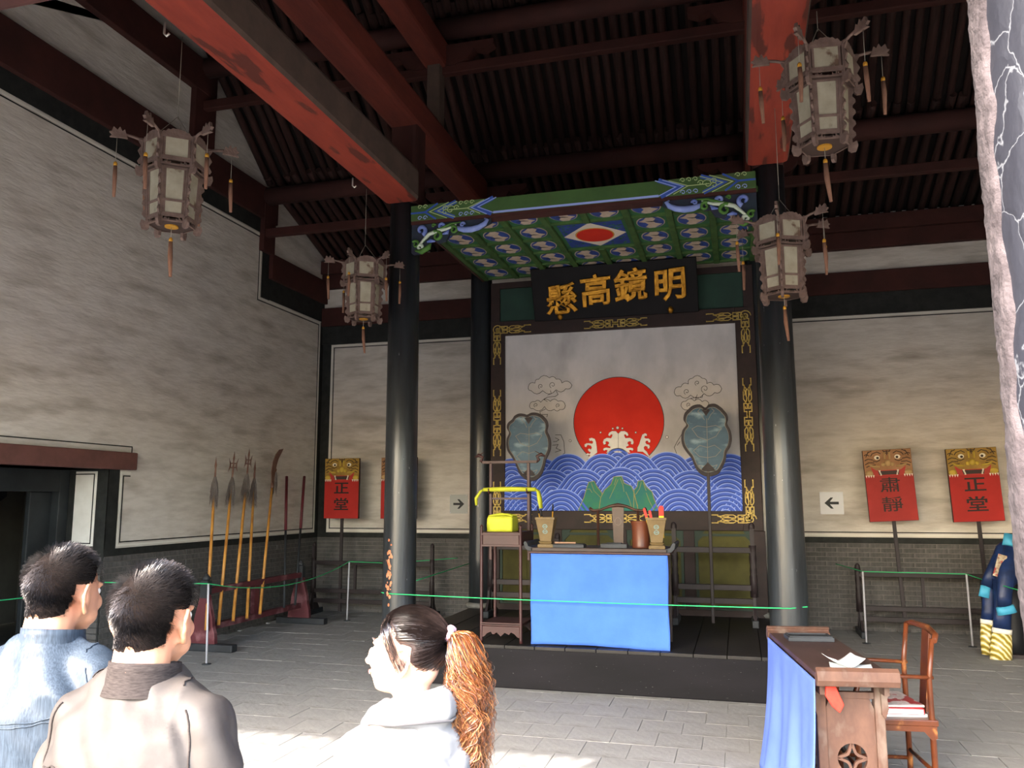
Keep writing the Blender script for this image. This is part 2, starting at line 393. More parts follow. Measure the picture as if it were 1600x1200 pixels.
# ------------------------------------------------------------------ roof
b = M(); XA, XB_ = XL - .7, XR + .7
ln = [(12.9, S[0][1] - .1)] + [(y, z) for y, z in S[1:]] + [(EY + .02, EZ + .14)]
for (a, za), (c, zc) in zip(ln, ln[1:]):
    b.add([(XA, a, za + .07), (XB_, a, za + .07), (XB_, c, zc + .07), (XA, c, zc + .07), (XA, a, za + .27), (XB_, a, za + .27), (XB_, c, zc + .27), (XA, c, zc + .27)],
          [(0, 1, 2, 3), (7, 6, 5, 4), (0, 4, 5, 1), (2, 6, 7, 3), (0, 3, 7, 4), (1, 5, 6, 2)])
ceil = struct(b.obj('ceiling', m_roofbd))
rr = random.Random(11)
for (a, za), (c, zc) in zip(S, S[1:]):
    L = sqrt((a - c) ** 2 + (za - zc) ** 2) + .16; ang = math.atan2(zc - za, a - c)
    b = M(); b.tube([(0, -L / 2, 0), (0, -.2, 0), (0, L / 2, 0)], .052, 7); me = None
    n = 0; x = XL + .08
    while x < XR:
        if me is None: o = b.obj('rafter', m_rafter, ceil); me = o.data
        else: o = inst('rafter', me, ceil, (0, 0, 0))
        o.location = (x, (a + c) / 2 + rr.uniform(-.05, .05), (za + zc) / 2 + .0)
        o.rotation_euler = (-ang, 0, rr.uniform(-.012, .012)); sc_ = rr.uniform(.85, 1.12); o.scale = (sc_, 1, sc_)
        x += .147 + rr.uniform(-.012, .012); n += 1
def rbeam(p0, p1, wdt, hgt, name, mats, bev=.035, mi=None):
    b = M(); b.bar(p0, p1, wdt, hgt)
    if mi is not None: b.m = mi
    o = b.obj(name, mats, ceil, bevel=bev, fix=True)
    return o
for x, nm in ((-3.30, 'l'), (.375, 'r')):
    # main beam: underside and outer face painted red, inner faces dusty
    o = rbeam((x, 1.7, 5.02), (x, YC - .12, 5.01), .38, .36, 'main_beam', [m_redbeam, m_dusty], .05)
    for p in o.data.polygons:
        if abs(p.normal.x) > .7: p.material_index = 1
    rbeam((x, 2.6, 5.88), (x, YB, 5.86), .33, .36, 'upper_beam', m_red2, .05)
    rbeam((x, 4.0, 7.04), (x, 8.85, 7.02), .27, .34, 'top_beam', m_red2, .04)
    rbeam((x, YC, 4.84), (x, YC, 5.75), .30, .30, 'king_post', m_timber, .04)
    rbeam((x, 8.6, 6.0), (x, 8.6, 6.9), .16, .2, 'king_post', m_dusty, .02)
    rbeam((x, YB, 5.4), (x, YB, 6.1), .26, .26, 'king_post', m_timber, .03)
    # bracket arms under the purlin ends
    for s_ in (-1, 1):
        for yy, zz in ((8.65, 7.12), (YB, 5.93)):
            b = M(); b.prism([(0, .0), (.62, 0), (.62, -.06), (.5, -.12), (.38, -.08), (.3, -.2), (.14, -.26), (0, -.26)], lambda u, v, d: Vector((x + s_ * (.1 + u), yy + d, zz + v)), -.07, .07)
            b.obj('bracket_arm', m_timber, ceil, fix=True)
for yy, zp, zt_, m_ in ((8.65, 7.36, 6.83, m_timber), (YB, 6.17, 5.61, m_timber)):
    for a, c in ((XL, -3.30), (-3.30, .375), (.375, XR)):
        b = M(); b.tube([(a, yy, zp), ((a + c) / 2, yy, zp), (c, yy, zp)], .13, 12); b.obj('purlin', mat('purlin_wood', '432522', '361f1d', scale=3, rough=.85), ceil)
        if yy == YB and a == -3.30: continue
        rbeam((a, yy, zt_), (c, yy, zt_), .10, .12, 'tie_beam', m_timber, .012)
b = M(); b.tube([(XL, 7.0, 8.9), (XR, 7.0, 8.9)], .14, 10); b.obj('purlin', m_timber, ceil)
rbeam((XL, 1.9, 3.55), (XR, 1.9, 3.55), .24, .34, 'eave_beam', m_timber, .03)
b = M(); b.box(XL,XR,1.84,1.96,3.7,5.0); b.obj('eave_board', m_timber, ceil)  # unseen; closes the front above the low beam to darken the ceiling
# eave drip tiles: their pointed rims throw the scalloped edge of the sunlight
b = M(); p = .15; x = XA
while x < XB_:
    pts = [(x + p * k / 6, -.16 * (1 - abs(sin(pi * k / 6)))) for k in range(7)]
    b.prism([(x, .16)] + [(u, v - .02) for u, v in pts] + [(x + p, .16)], lambda u, v, d: Vector((u, EY + d, EZ + .07 + v)), -.01, .01)
    x += p
b.obj('drip_tile_row', m_tileroof, ceil, kind='stuff', fix=True)
# ------------------------------------------------------------------ columns
m_col = mat('black_lacquer_column', '1e2124', '2b2f33', spec=.5, rough=.33, scale=3, stretch=(4, 4, .5), bump=.12, bscale=10, c3='b9bdc0', s3=26, lo3=.735, hi3=.75)
XCL, XCR = at(629, 600, Y=YC).x, at(1216, 600, Y=YC).x
m_stone = mat('stone_base', '6b6b68', '5c5c58', scale=9)
def column(x, y, r0, r1, z0, z1, label, stone=True):
    t = thing('timber_column', label, 'column', (x, y, z0))
    b = M(); b.tube([(0, 0, .06), (0, 0, .6), (0, 0, 2), (0, 0, z1 - z0)], [r0, r0, r0 * .6 + r1 * .4, r1], 40); b.obj('shaft', m_col, t)
    b = M(); b.lathe([(r0 * 1.18, 0), (r0 * 1.25, .03), (r0 * 1.1, .06), (r0 * .9, .065)], n=32); b.obj('stone_base', m_stone, t)
    return t
cl = column(XCL, YC, .168, .158, 0, 4.86, 'tall black lacquered column standing left of the blue-draped desk, front row')
cr = column(XCR, YC, .168, .142, 0, 4.86, 'tall black lacquered column right of the blue-draped desk, front row, behind the small side table')
xbl = at(735, 640, Y=YB).x + .15; xbr = at(1187, 600, Y=YB).x + .02
column(xbl, YB, .15, .14, DZ, 5.5, 'black column at the left edge of the painted screen, behind the seal stand')
column(xbr, YB, .15, .14, DZ, 5.5, 'black column at the right edge of the painted screen, half hidden by the front column')
b = M(); rr = random.Random(5)
for k in range(46):   # chipped patches showing the orange ground coat low on the left column
    a = -1.80 + rr.gauss(0, .10); z = .98 + rr.gauss(0, .14); q = rr.uniform(.006, .02)
    if k > 32: z = rr.uniform(.55, 1.3)
    P = lambda u, v, d=0., a=a, z=z: Vector(((.1675 + d) * cos(a + u / .168), (.1675 + d) * sin(a + u / .168), z + v))
    n = 7; b.prism([(q * cos(2 * pi * i / n) * rr.uniform(.5, 1.2), q * 1.5 * sin(2 * pi * i / n) * rr.uniform(.5, 1.3)) for i in range(n)], P, 0, .002)
b.obj('chipped_paint', mat('orange_ground_coat', 'c08868', 'b0603a', scale=30), cl, kind='stuff', fix=True)
# near weathered column at the right edge of the picture
NX, NY, NR = .80, 1.95, .235
t = thing('weathered_column', 'near weathered column with cracked grey lacquer at the right edge of the picture', 'column', (NX, NY, 0))
m_near = bpy.data.materials.new('cracked_lacquer'); m_near.use_nodes = True
n, l = m_near.node_tree.nodes, m_near.node_tree.links; bs = n['Principled BSDF']; bs.inputs['Roughness'].default_value = .5
tc = n.new('ShaderNodeTexCoord'); vo = n.new('ShaderNodeTexVoronoi'); vo.feature = 'DISTANCE_TO_EDGE'; vo.inputs['Scale'].default_value = 10
mp = n.new('ShaderNodeMapping'); mp.inputs['Scale'].default_value = (1, 1, .8); l.new(tc.outputs['Object'], mp.inputs[0])
nz = n.new('ShaderNodeTexNoise'); nz.inputs['Scale'].default_value = 9; nz.inputs['Detail'].default_value = 5; l.new(mp.outputs[0], nz.inputs[0])
ad = n.new('ShaderNodeMixRGB'); ad.inputs[0].default_value = .12; l.new(mp.outputs[0], ad.inputs[1]); l.new(nz.outputs['Color'], ad.inputs[2]); l.new(ad.outputs[0], vo.inputs['Vector'])
cr_ = n.new('ShaderNodeValToRGB'); cr_.color_ramp.elements[0].position = .004; cr_.color_ramp.elements[0].color = lin('54565c'); cr_.color_ramp.elements[1].position = .02; cr_.color_ramp.elements[1].color = lin('1e1f27')
l.new(vo.outputs['Distance'], cr_.inputs[0]); l.new(cr_.outputs[0], bs.inputs['Base Color'])
bp = n.new('ShaderNodeBump'); bp.inputs['Strength'].default_value = .8; bp.inputs['Distance'].default_value = .01; l.new(vo.outputs['Distance'], bp.inputs['Height']); l.new(bp.outputs[0], bs.inputs['Normal'])
b = M(); zs = [i * .05 for i in range(87)]; N = 64; vsx = []
for z in zs:
    for k in range(N):
        a = 2 * pi * k / N; q = NR + .005 * (mnoise.noise(Vector((cos(a) * 2.2, sin(a) * 2.2, z * 2.5)))) + .004 * mnoise.noise(Vector((cos(a) * 8, sin(a) * 8, z * 9)))
        vsx.append((q * cos(a), q * sin(a), z))
b.add(vsx, [(i * N + k, i * N + (k + 1) % N, (i + 1) * N + (k + 1) % N, (i + 1) * N + k) for i in range(len(zs) - 1) for k in range(N)], 0, True)
b.obj('shaft', m_near, t)
m_peel = mat('bare_plaster_coat', '4c4548', '332d30', rough=.95, scale=12, bump=.6, bscale=40)
b = M(); zs = [i * .012 for i in range(352)]; K = 16; vv = []
for z in zs:
    e0 = radians(140); e1 = radians(194) + .12 * mnoise.noise(Vector((0, 3, z * 2.3))) + .10 * mnoise.noise(Vector((0, 9, z * 11)))
    for k in range(K):
        f = k / (K - 1); a = e0 + (e1 - e0) * f
        q = NR + .005 * (mnoise.noise(Vector((cos(a) * 2.2, sin(a) * 2.2, z * 2.5)))) + (.007 if 0 < k < K - 1 else -.012) + .004 * mnoise.noise(Vector((a * 7, 0, z * 14))) + .004 * mnoise.noise(Vector((a * 20, 0, z * 45)))
        vv.append((q * cos(a), q * sin(a), z))
b.add(vv, [(i * K + k, i * K + k + 1, (i + 1) * K + k + 1, (i + 1) * K + k) for i in range(len(zs) - 1) for k in range(K - 1)], 0, True)
b.obj('peeled_patch', m_peel, t, label='strip of bare whitish ground where the lacquer has flaked off')
b = M(); b.lathe([(.33, 0), (.36, .05), (.33, .12), (.25, .13)], n=32); b.obj('stone_base', m_stone, t)
# unseen board added under the eave to shade part of the floor
t = thing('eave_shade_board', 'unseen dark board added under the front eave to shade the floor', 'shade_board', (0, 0, 0))
b = M(); b.box(-3.05, -.75, 1.3, 1.36, 3.05, 4.1); b.obj('board', m_black, t)
b = M(); [b.cyl((x, 1.33, 4.1), (x, 1.33, roofz(1.33)), .01) for x in (-2.4, -1.1)]; b.obj('hanger', m_timber, t)
# ------------------------------------------------------------------ dais
b = M(); b.box(DX0, DX1, DY + .03, YB + .12, 0, DZ - .03)
dais = tag(b.obj('dais', m_daisface), 'low dark wooden platform under the desk and painted screen', 'platform')
b = M(); b.box(DX0 - .01, DX1 + .01, DY, DY + .04, 0, DZ - .028); b.obj('riser_board', m_daisface, dais, bevel=.01)
nb = 13; wd = (DX1 - DX0) / nb
for i in range(nb):
    b = M(); b.box(DX0 + i * wd + .003, DX0 + (i + 1) * wd - .003, DY - .01, YB + .12, DZ - .03, DZ); b.obj('plank', m_dais, dais, bevel=.003)
# ------------------------------------------------------------------ painted screen between the back columns
YS = 10.08
def PS(u, v, d=0.): return Vector((u, YS - d, v))
def sp(px, py): q = at(px, py, Y=YS); return (q.x, q.z)
sx0, sx1 = sp(789.8, 660)[0], sp(1154.5, 650)[0]; sz1, sz0 = sp(970, 515)[1], sp(970, 798)[1]
fx0, fx1 = sp(768, 600)[0], sp(1183, 600)[0]; fz0, fz1 = sp(970, 828)[1], sp(970, 492)[1]
m_frame = mat('screen_frame_wood', '291a18', '201413', rough=.6, scale=4, stretch=(2, 2, 2))
m_gold = mat('gold_line', 'b39a52', '8f7a3e', rough=.45, scale=20, metal=.3)
scr = thing('painted_screen', 'large screen wall painted with a red sun over blue waves in a brown frame', 'screen', ((fx0 + fx1) / 2, YS, DZ))
ox, oz = (fx0 + fx1) / 2, DZ
def PQ(u, v, d=0.): return Vector((u - ox, -d, v - oz))
b = M(); b.prism(rect(fx0, fx1, DZ, 4.56), PQ, -.06, -.02); b.obj('back_board', m_frame, scr, fix=True)
for nm, r_ in (('frame_rail', (sx0 - .0, sx1 + .0, sz1, fz1)), ('frame_rail', (sx0, sx1, fz0, sz0)), ('frame_stile', (fx0, sx0, fz0, fz1)), ('frame_stile', (sx1, fx1, fz0, fz1))):
    b = M(); b.prism(rect(*r_), PQ, -.03, .035); b.obj(nm, m_frame, scr, fix=True, bevel=.006)
# top green panels and stiles
m_gpan = mat('dark_green_panel', '1f3a30', '1a3029', scale=4, rough=.7)
b = M(); b.prism(rect(fx0, fx1, fz1, 4.56), PQ, -.03, .0); b.obj('green_panel', m_gpan, scr, fix=True)
for u0, u1 in ((fx0, fx0 + .12), (fx1 - .12, fx1)):
    b = M(); b.prism(rect(u0, u1, fz1, 4.56), PQ, -.03, .03); b.obj('frame_stile', m_frame, scr, fix=True, bevel=.005)
b = M(); b.prism(rect(fx0 + .12, fx1 - .12, 4.48, 4.56), PQ, -.03, .03); b.obj('frame_rail', m_frame, scr, fix=True)
# lower olive panels
m_olive = mat('olive_cloth_panel', '524f2b', '434024', rough=.95, scale=5)
nb = 4; bw = (fx1 - fx0 - .1) / nb; lb, lt = DZ + .10, fz0 - .0
for i in range(nb + 1):
    u = fx0 + .05 + i * bw
    b = M(); b.prism(rect(u - .065, u + .065, DZ, fz0), PQ, -.03, .03); b.obj('lower_stile', m_frame, scr, fix=True, bevel=.004)
    if i < nb:
        a, c = u + .065, u + bw - .065
        b = M(); b.prism(rect(a, c, DZ, fz0), PQ, -.03, .0); b.obj('olive_panel', m_olive, scr, fix=True)
        z0, z1 = DZ + .08, fz0 - .05; k = .07
        b = M(); b.stroke([(a + .02, z0), (c - .02, z0), (c - .02, z1 - k), (c - .02 - k, z1), (a + .02 + k, z1), (a + .02, z1 - k)], .03, PQ, 0, .02, closed=True)
        for q in ((a, z1 + .0, 1), (c, z1, -1)):
            b.prism([(q[0], fz0), (q[0] + q[2] * .12, fz0), (q[0], fz0 - .15)], PQ, 0, .018)
        b.obj('panel_moulding', mat('dark_green_moulding', '23352c', scale=5), scr, fix=True)
        b = M(); b.prism(rect((a + c) / 2 - .012, (a + c) / 2 + .012, DZ, z1), PQ, 0, .006); b.obj('panel_joint', m_olive, scr, fix=True)
b = M(); b.prism(rect(fx0, fx1, DZ, DZ + .07), PQ, 0, .04); b.obj('bottom_rail', m_frame, scr, fix=True)
# gold fretwork
def fret(u, v, L, H, vert=False, half=False):
    """strokes of the paired key pattern, centred (u,v), length L, height H"""
    q = [[(0, .12), (.08, .12), (.08, .42), (.30, .42), (.30, .06), (.16, .06), (.16, .26), (.22, .26)],
         [(.30, .24), (.36, .24), (.36, .10), (.44, .10)], [(.36, .30), (.42, .44), (.62, .44), (.68, .30), (.60, .22), (.52, .30)],
         [(.44, .06), (.50, .14), (.62, .14), (.70, .06)], [(.62, .44), (.72, .30), (.80, .30), (.80, .44), (.98, .44), (.98, .36)], [(.72, .1), (.72, .2), (.80, .3)],
         [(0, 0), (.08, 0)], [(.30, .0), (.44, .0)]]
    out = []
    for s in q:
        for a in ((1, -1) if not half else (1,)):
            for c in (1, -1):
                pts = [(x * a * L / 2, y * c * H) for x, y in s]
                out.append([(u + y, v + x) if vert else (u + x, v + y) for x, y in pts])
    return out
fm = M()
wl_ = .011
jobs = []
mx = lambda p: sp(*p)
cw = sx0 - fx0
for px, py, L, vert in ((962, 506, .80, False), (778, 661, .86, True), (1169, 648, .88, True), (964, 810, .80, False)):
    u, v = sp(px, py); jobs.append((u, v, L, .105, vert, False))
u0, u1 = sp(778, 500)[0], sp(1163, 480)[0]; vt = sp(962, 506)[1]; vb = sp(964, 810)[1]
uR = sp(1172, 800)[0]
for (u, v, su, sv) in ((u0, vt, 1, -1), (u1, vt, -1, -1), (u0, vb, 1, 1), (uR, vb, -1, 1)):
    for s in fret(0, 0, .92, .105, False, True): fm.stroke([(u + x * su, v + y * sv) for x, y in s], wl_, PQ, .03, .042)
    for s in fret(0, 0, .92, .105, False, True): fm.stroke([(u - y * su, v + x * sv) for x, y in s], wl_, PQ, .03, .042)
    fm.stroke([(u + .07 * cos(t) * (1 - t / 12), v + .07 * sin(t) * (1 - t / 12)) for t in [k * .5 for k in range(20)]], wl_, PQ, .03, .042)
for j in jobs:
    for s in fret(*j): fm.stroke(s, wl_, PQ, .03, .042)
fm.obj('gold_fretwork', m_gold, scr, fix=True, kind='stuff')
# painting ground
m_sky = mat('painted_grey_ground', 'aaa8a9', 'bab7b7', rough=.9, scale=1.8, stretch=(1.3, 1, .8), c3='918f8f', s3=1.6, lo3=.5, hi3=.75)
b = M(); b.prism(rect(sx0, sx1, sz0, sz1), PQ, -.02, 0); pic = b.obj('picture_ground', m_sky, scr, fix=True)
cx, cz = sp(966, 659); rad = (sp(1036, 659)[0] - sp(895, 659)[0]) / 2
m_sun = mat('red_sun_paint', 'bb2314', 'c62a18', scale=3, rough=.8)
m_ink = mat('ink_line', '3a3634', rough=.9); m_wht = mat('white_splash', 'd6d3ce', 'c6c3be', scale=6, rough=.9)
b = M(); b.prism([(cx + rad * cos(2 * pi * k / 64), cz + rad * sin(2 * pi * k / 64)) for k in range(64)], PQ, 0, .003); b.obj('red_sun', m_sun, pic, fix=True)
b = M(); b.stroke([(cx + rad * cos(2 * pi * k / 64), cz + rad * sin(2 * pi * k / 64)) for k in range(64)], .008, PQ, 0, .0045, closed=True); b.obj('sun_outline', m_ink, pic, fix=True)
# waves
m_wb = mat('wave_blue', '3653b4', '3f60c4', scale=8, rough=.6); m_wd = mat('wave_dark_blue', '27408f', rough=.7); m_wl = mat('wave_pale_line', '8fa6e6', rough=.7)  # wave pattern: blue bands, dark blue ground, pale lines
ppm = (sp(1036, 700)[0] - sp(895, 700)[0]) / 141
def bell(c, apex, r, n=14):
    """rounded-peak outline, parallel curves for successive r; centre of curvature c"""
    A = radians(48); pts = []
    for k in range(n + 1):
        a = -A + 2 * A * k / n; pts.append((c[0] + r * sin(a), c[1] + r * cos(a)))
    L = .42 if r > .02 else .1
    s = (-cos(A), -sin(A)); e = (cos(A), -sin(A))
    p0, p1 = pts[0], pts[-1]
    return [(p0[0] + s[0] * L, p0[1] + s[1] * L * 1.15)] + pts + [(p1[0] + e[0] * L, p1[1] + e[1] * L * 1.15)]
clampu = lambda p: (min(max(p[0], sx0), sx1), min(max(p[1], sz0), sz1))
def clip(poly, ax, val, keep_gt):
    out = []
    for i in range(len(poly)):
        a, c = poly[i - 1], poly[i]; ia = (a[ax] > val) == keep_gt; ic = (c[ax] > val) == keep_gt
        if ia != ic:
            t = (val - a[ax]) / (c[ax] - a[ax]); out.append((a[0] + (c[0] - a[0]) * t, a[1] + (c[1] - a[1]) * t))
        if ic: out.append(c)
    return out
def clipr(poly):
    for ax, val, g in ((0, sx0, True), (0, sx1, False), (1, sz0, True), (1, sz1, False)):
        if len(poly) < 3: return poly
        poly = clip(poly, ax, val, g)
    return poly
def mound(ax_, ay, R, d, flip=1):
    u, v = sp(ax_, ay); R *= ppm; c = (u, v - R); b = M(); step = .050; r = R; i = 0
    outer = clipr(bell(c, 0, R))
    if len(outer) > 2: b.prism(outer, PQ, d - .004, d, 1)
    while r > .012:
        for (ra, rb, mi, h) in ((r, r - .010, 2, .004), (r - .010, r - .036, 0, .006)):
            if rb < .004: continue
            A_, B_ = bell(c, 0, ra), bell(c, 0, rb)
            for k in range(len(A_) - 1):
                q = clipr([A_[k], A_[k + 1], B_[k + 1], B_[k]])
                if len(q) > 2:
                    vs = [PQ(x, y, d + h) for x, y in q]; b.add(vs, [tuple(range(len(q)))], mi)
        r -= step; i += 1
    return b
d = .006
row = [(965, 700, 20), (800, 716, 34), (846, 716, 35), (1090, 712, 34), (1139, 709, 36), (888, 709, 36), (1042, 706, 36), (941.5, 709, 34), (992.5, 708, 34),
       (813, 742, 36), (1165, 738, 30), (863, 734, 38), (1079, 735, 38), (1136, 735, 40), (912, 733, 38), (1021, 732.5, 38), (970, 730, 38),
       (790, 768, 30), (824, 765, 40), (1170, 764, 34), (1133, 762, 42), (878, 764, 42), (1061, 763.5, 42)]
for px, py, R in row:
    mound(px, py, R, d).obj('wave', [m_wb, m_wd, m_wl], pic); d += .0022
# mountains
def Z6(x, y): return sp(880 + x / 6.667, 650 + y / 6.667)
m_mt = mat('mountain_green', '2f6e6b', '3a7a60', scale=5, rough=.8, lo=.4, hi=.6); m_mtl = mat('ochre_line', '8c8a58', rough=.8)
for poly, lines in (([(165, 990), (225, 850), (250, 760), (275, 690), (330, 680), (365, 745), (410, 800), (440, 990)], [[(300, 700), (330, 780), (400, 850)], [(250, 765), (285, 760), (310, 800)]]),
                    ([(740, 990), (745, 770), (775, 740), (785, 680), (835, 672), (870, 740), (930, 790), (950, 860), (1000, 990)], [[(820, 690), (800, 760), (760, 820)], [(870, 800), (900, 880), (950, 980)], [(840, 700), (870, 780)]]),
                    ([(380, 990), (400, 850), (440, 770), (505, 715), (535, 635), (615, 630), (640, 700), (715, 730), (745, 800), (790, 990)], [[(580, 660), (545, 740), (490, 860)], [(560, 650), (540, 720)], [(660, 790), (700, 880), (720, 960)], [(600, 650), (630, 720), (640, 790)], [(740, 800), (760, 870), (785, 940)]])):
    pl = [Z6(*p) for p in poly]; pl = [(u, max(v, sz0)) for u, v in pl]
    b = M(); b.prism(pl, PQ, 0, d); b.obj('mountain', m_mt, pic, fix=True)
    b = M(); b.stroke(pl[:], .008, PQ, 0, d + .004)
    for l_ in lines: b.stroke([Z6(*p) for p in l_], .006, PQ, 0, d + .003)
    b.obj('ochre_contour', m_mtl, pic, fix=True); d += .003
# splashes
def blob(cx_, cy_, r, n=10): return [(cx_ + r * cos(2 * pi * k / n), cy_ + r * sin(2 * pi * k / n)) for k in range(n)]
def splash(curls, body):
    b = M(); b.prism([Z6(*p) for p in body], PQ, 0, .010)
    o = M(); o.stroke([Z6(*p) for p in body], .005, PQ, 0, .009, closed=True)
    for (x, y, r, a0) in curls:
        pts = [(x + r * cos(a0 + t) , y + r * sin(a0 + t)) for t in [k * .45 for k in range(9)]]
        b.stroke([Z6(*p) for p in pts], .030, PQ, 0, .011, taper=lambda t: 1.15 - .6 * t)
        o.stroke([Z6(*p) for p in pts], .038, PQ, 0, .009, taper=lambda t: 1.15 - .6 * t)
    o.obj('splash_outline', m_ink, pic, fix=True); b.obj('wave_splash', m_wht, pic, fix=True)
def mirx(L, c): return [(2 * c - p[0],) + tuple(p[1:]) for p in L]
body = [(573, 185), (550, 160), (510, 158), (480, 175), (470, 200), (485, 210), (500, 190), (515, 195), (510, 215), (500, 232), (455, 228), (425, 245), (415, 275), (425, 298), (445, 290), (440, 270), (455, 262), (475, 270), (480, 285), (465, 305), (480, 315), (495, 320), (490, 335), (450, 330), (425, 335), (418, 352), (430, 362), (445, 352), (465, 358), (450, 385), (520, 372), (573, 385)]
splash([], body); splash([], [(1150 - x, y) for x, y in reversed(body)])
splash([], [(270, 235), (300, 228), (330, 240), (342, 270), (350, 320), (355, 380), (325, 405), (300, 425), (250, 455), (285, 405), (245, 410), (240, 395), (262, 388), (275, 398), (290, 380), (268, 368), (258, 350), (272, 340), (290, 350), (300, 330), (290, 310), (255, 300), (240, 325), (225, 318), (225, 295), (245, 285), (275, 285), (305, 290), (315, 270), (295, 255), (278, 262)])
splash([], [(815, 225), (825, 195), (855, 180), (872, 190), (870, 210), (852, 205), (845, 225), (860, 235), (890, 235), (908, 252), (905, 275), (888, 275), (885, 258), (865, 258), (855, 275), (870, 295), (895, 300), (903, 320), (895, 340), (880, 338), (880, 320), (855, 312), (840, 325), (845, 350), (870, 370), (905, 435), (830, 372), (775, 370), (775, 330), (795, 290), (805, 255)])
b = M(); o_ = M()
for x, y, r in ((567, 123, 16), (517, 132, 10), (617, 130, 10), (390, 172, 10), (756, 172, 10), (73, 258, 12), (1082, 220, 14)):
    b.prism(blob(*Z6(x, y), r * ppm / 6.667), PQ, 0, .007); o_.stroke(blob(*Z6(x, y), r * ppm / 6.667), .005, PQ, 0, .008, closed=True)
b.obj('spray_drop', m_wht, pic, kind='stuff', fix=True); o_.obj('spray_outline', m_ink, pic, kind='stuff', fix=True)
# grey side splashes + clouds, outlined
def Z2_(x, y): return sp(740 + x / 3.333, 480 + y / 3.333)
def cloud(poly, swirls, name='cloud'):
    n = len(poly); P2 = []
    for i in range(n):   # scalloped edge
        a, c = Vector(poly[i]), Vector(poly[(i + 1) % n]); m_ = (a + c) / 2; t = c - a; nn = Vector((t.y, -t.x)) * .28
        P2 += [tuple(a), tuple(a.lerp(c, .25) + nn * .75), tuple(m_ + nn), tuple(a.lerp(c, .75) + nn * .75)]
    P2 = [Z2_(*p) for p in P2]
    b = M(); b.prism(P2, PQ, 0, .003); o = b.obj(name, mat('cloud_grey', 'bcb8b3', 'b0aba5', scale=4), pic, fix=True)
    b = M(); b.stroke(P2, .006, PQ, 0, .0045, closed=True)
    for x, y, r in swirls:
        b.stroke([Z2_(x + r * (1 - t / 9) * cos(t + 2), y + r * (1 - t / 9) * sin(t + 2)) for t in [k * .6 for k in range(13)]], .006, PQ, 0, .0045)
    b.obj('cloud_line', m_ink, o, fix=True)
cloud([(285, 415), (320, 395), (340, 375), (395, 368), (430, 375), (460, 395), (512, 405), (480, 425), (430, 430), (360, 435), (300, 435)], [(350, 412, 14), (412, 405, 18)])
cloud([(292, 515), (320, 492), (350, 495), (400, 490), (440, 490), (478, 512), (450, 533), (420, 532), (370, 518), (310, 528)], [(325, 510, 12), (440, 512, 12)])
cloud([(1045, 445), (1080, 415), (1118, 400), (1140, 370), (1190, 370), (1215, 398), (1250, 405), (1292, 425), (1255, 445), (1200, 450), (1130, 458), (1075, 460)], [(1110, 440, 16), (1205, 425, 22), (1165, 395, 14)])
cloud([(1080, 515), (1105, 490), (1150, 488), (1190, 492), (1225, 500), (1190, 525), (1130, 528)], [(1120, 508, 12)])
b = M()
for pl in ([(430, 435), (440, 455), (425, 465), (385, 468), (365, 480), (385, 492)], [(400, 433), (405, 450), (385, 458)], [(375, 530), (345, 545), (350, 560), (385, 558), (382, 572)],
           [(1195, 452), (1190, 470), (1160, 470), (1155, 485)], [(1165, 455), (1160, 468), (1130, 476)],
           [(425, 665), (455, 665), (470, 700), (475, 760), (430, 790)], [(425, 680), (445, 690), (430, 700), (415, 700)], [(410, 720), (440, 715), (430, 735), (455, 745), (425, 755)],
           [(1085, 660), (1060, 700), (1045, 730), (1060, 770), (1095, 795)], [(1075, 700), (1060, 720)]):
    b.stroke([Z2_(*p) for p in pl], .006, PQ, 0, .0045)
b.obj('cloud_tail_line', m_ink, pic, fix=True, kind='stuff')
# ------------------------------------------------------------------ canopy
CZ = 4.63; cp, cr0 = .4237, .472; CX0 = -3.12; CY0 = 7.70
m_rib = mat('green_coffer_rib', '2f4a26', '41602f', scale=6, rough=.7); m_cof = mat('green_coffer_panel', '2c5a38', '336541', scale=5, rough=.7)
m_cblue = mat('medallion_blue', '1f3778', '2a468c', scale=10, rough=.6); m_cream = mat('medallion_cream', 'b8a898', 'a89684', scale=10, rough=.8)
can = thing('coffered_canopy', 'painted green coffered canopy with blue and white medallions above the desk', 'canopy', (CX0 + 4 * cp, CY0, CZ))
ox2 = CX0 + 4 * cp
def PC(u, v, d=0.): return Vector((u - ox2, v - CY0, -d))      # d downwards
b = M(); b.prism(rect(CX0, CX0 + 8 * cp, CY0, CY0 + 5 * cr0), PC, -.09, -.03); b.obj('top_board', m_rib, can, fix=True)
for i in range(9):
    u = CX0 + i * cp
    for (a, c) in (((CY0, CY0 + cr0), (CY0 + 3 * cr0, CY0 + 5 * cr0)) if i == 4 else ((CY0, CY0 + 5 * cr0),)):
        b = M(); b.prism(rect(u - .035, u + .035, a, c), PC, -.03, .03); b.obj('coffer_rib', m_rib, can, fix=True, bevel=.008)
for j in range(6):
    v = CY0 + j * cr0
    for (a, c) in (((0, 3), (5, 8)) if j == 2 else ((0, 8),)):
        b = M(); b.prism(rect(CX0 + a * cp, CX0 + c * cp, v - .025, v + .025), PC, -.03, .015); b.obj('coffer_rib', m_rib, can, fix=True, bevel=.006)
pb = M(); pb.prism(rect(-cp / 2 + .03, cp / 2 - .03, -cr0 / 2 + .02, cr0 / 2 - .02), lambda u, v, d: Vector((u, v, -d)), -.03, -.01)
mb = M()
el = lambda a, c, k=28, x=0, y=0: [(x + a * cos(2 * pi * t / k), y + c * sin(2 * pi * t / k)) for t in range(k)]
PD = lambda u, v, d=0.: Vector((u, v, -d))
mb.prism(el(.150, .185), PD, -.01, -.006, 0); mb.prism(el(.139, .174), PD, -.01, -.003, 1)
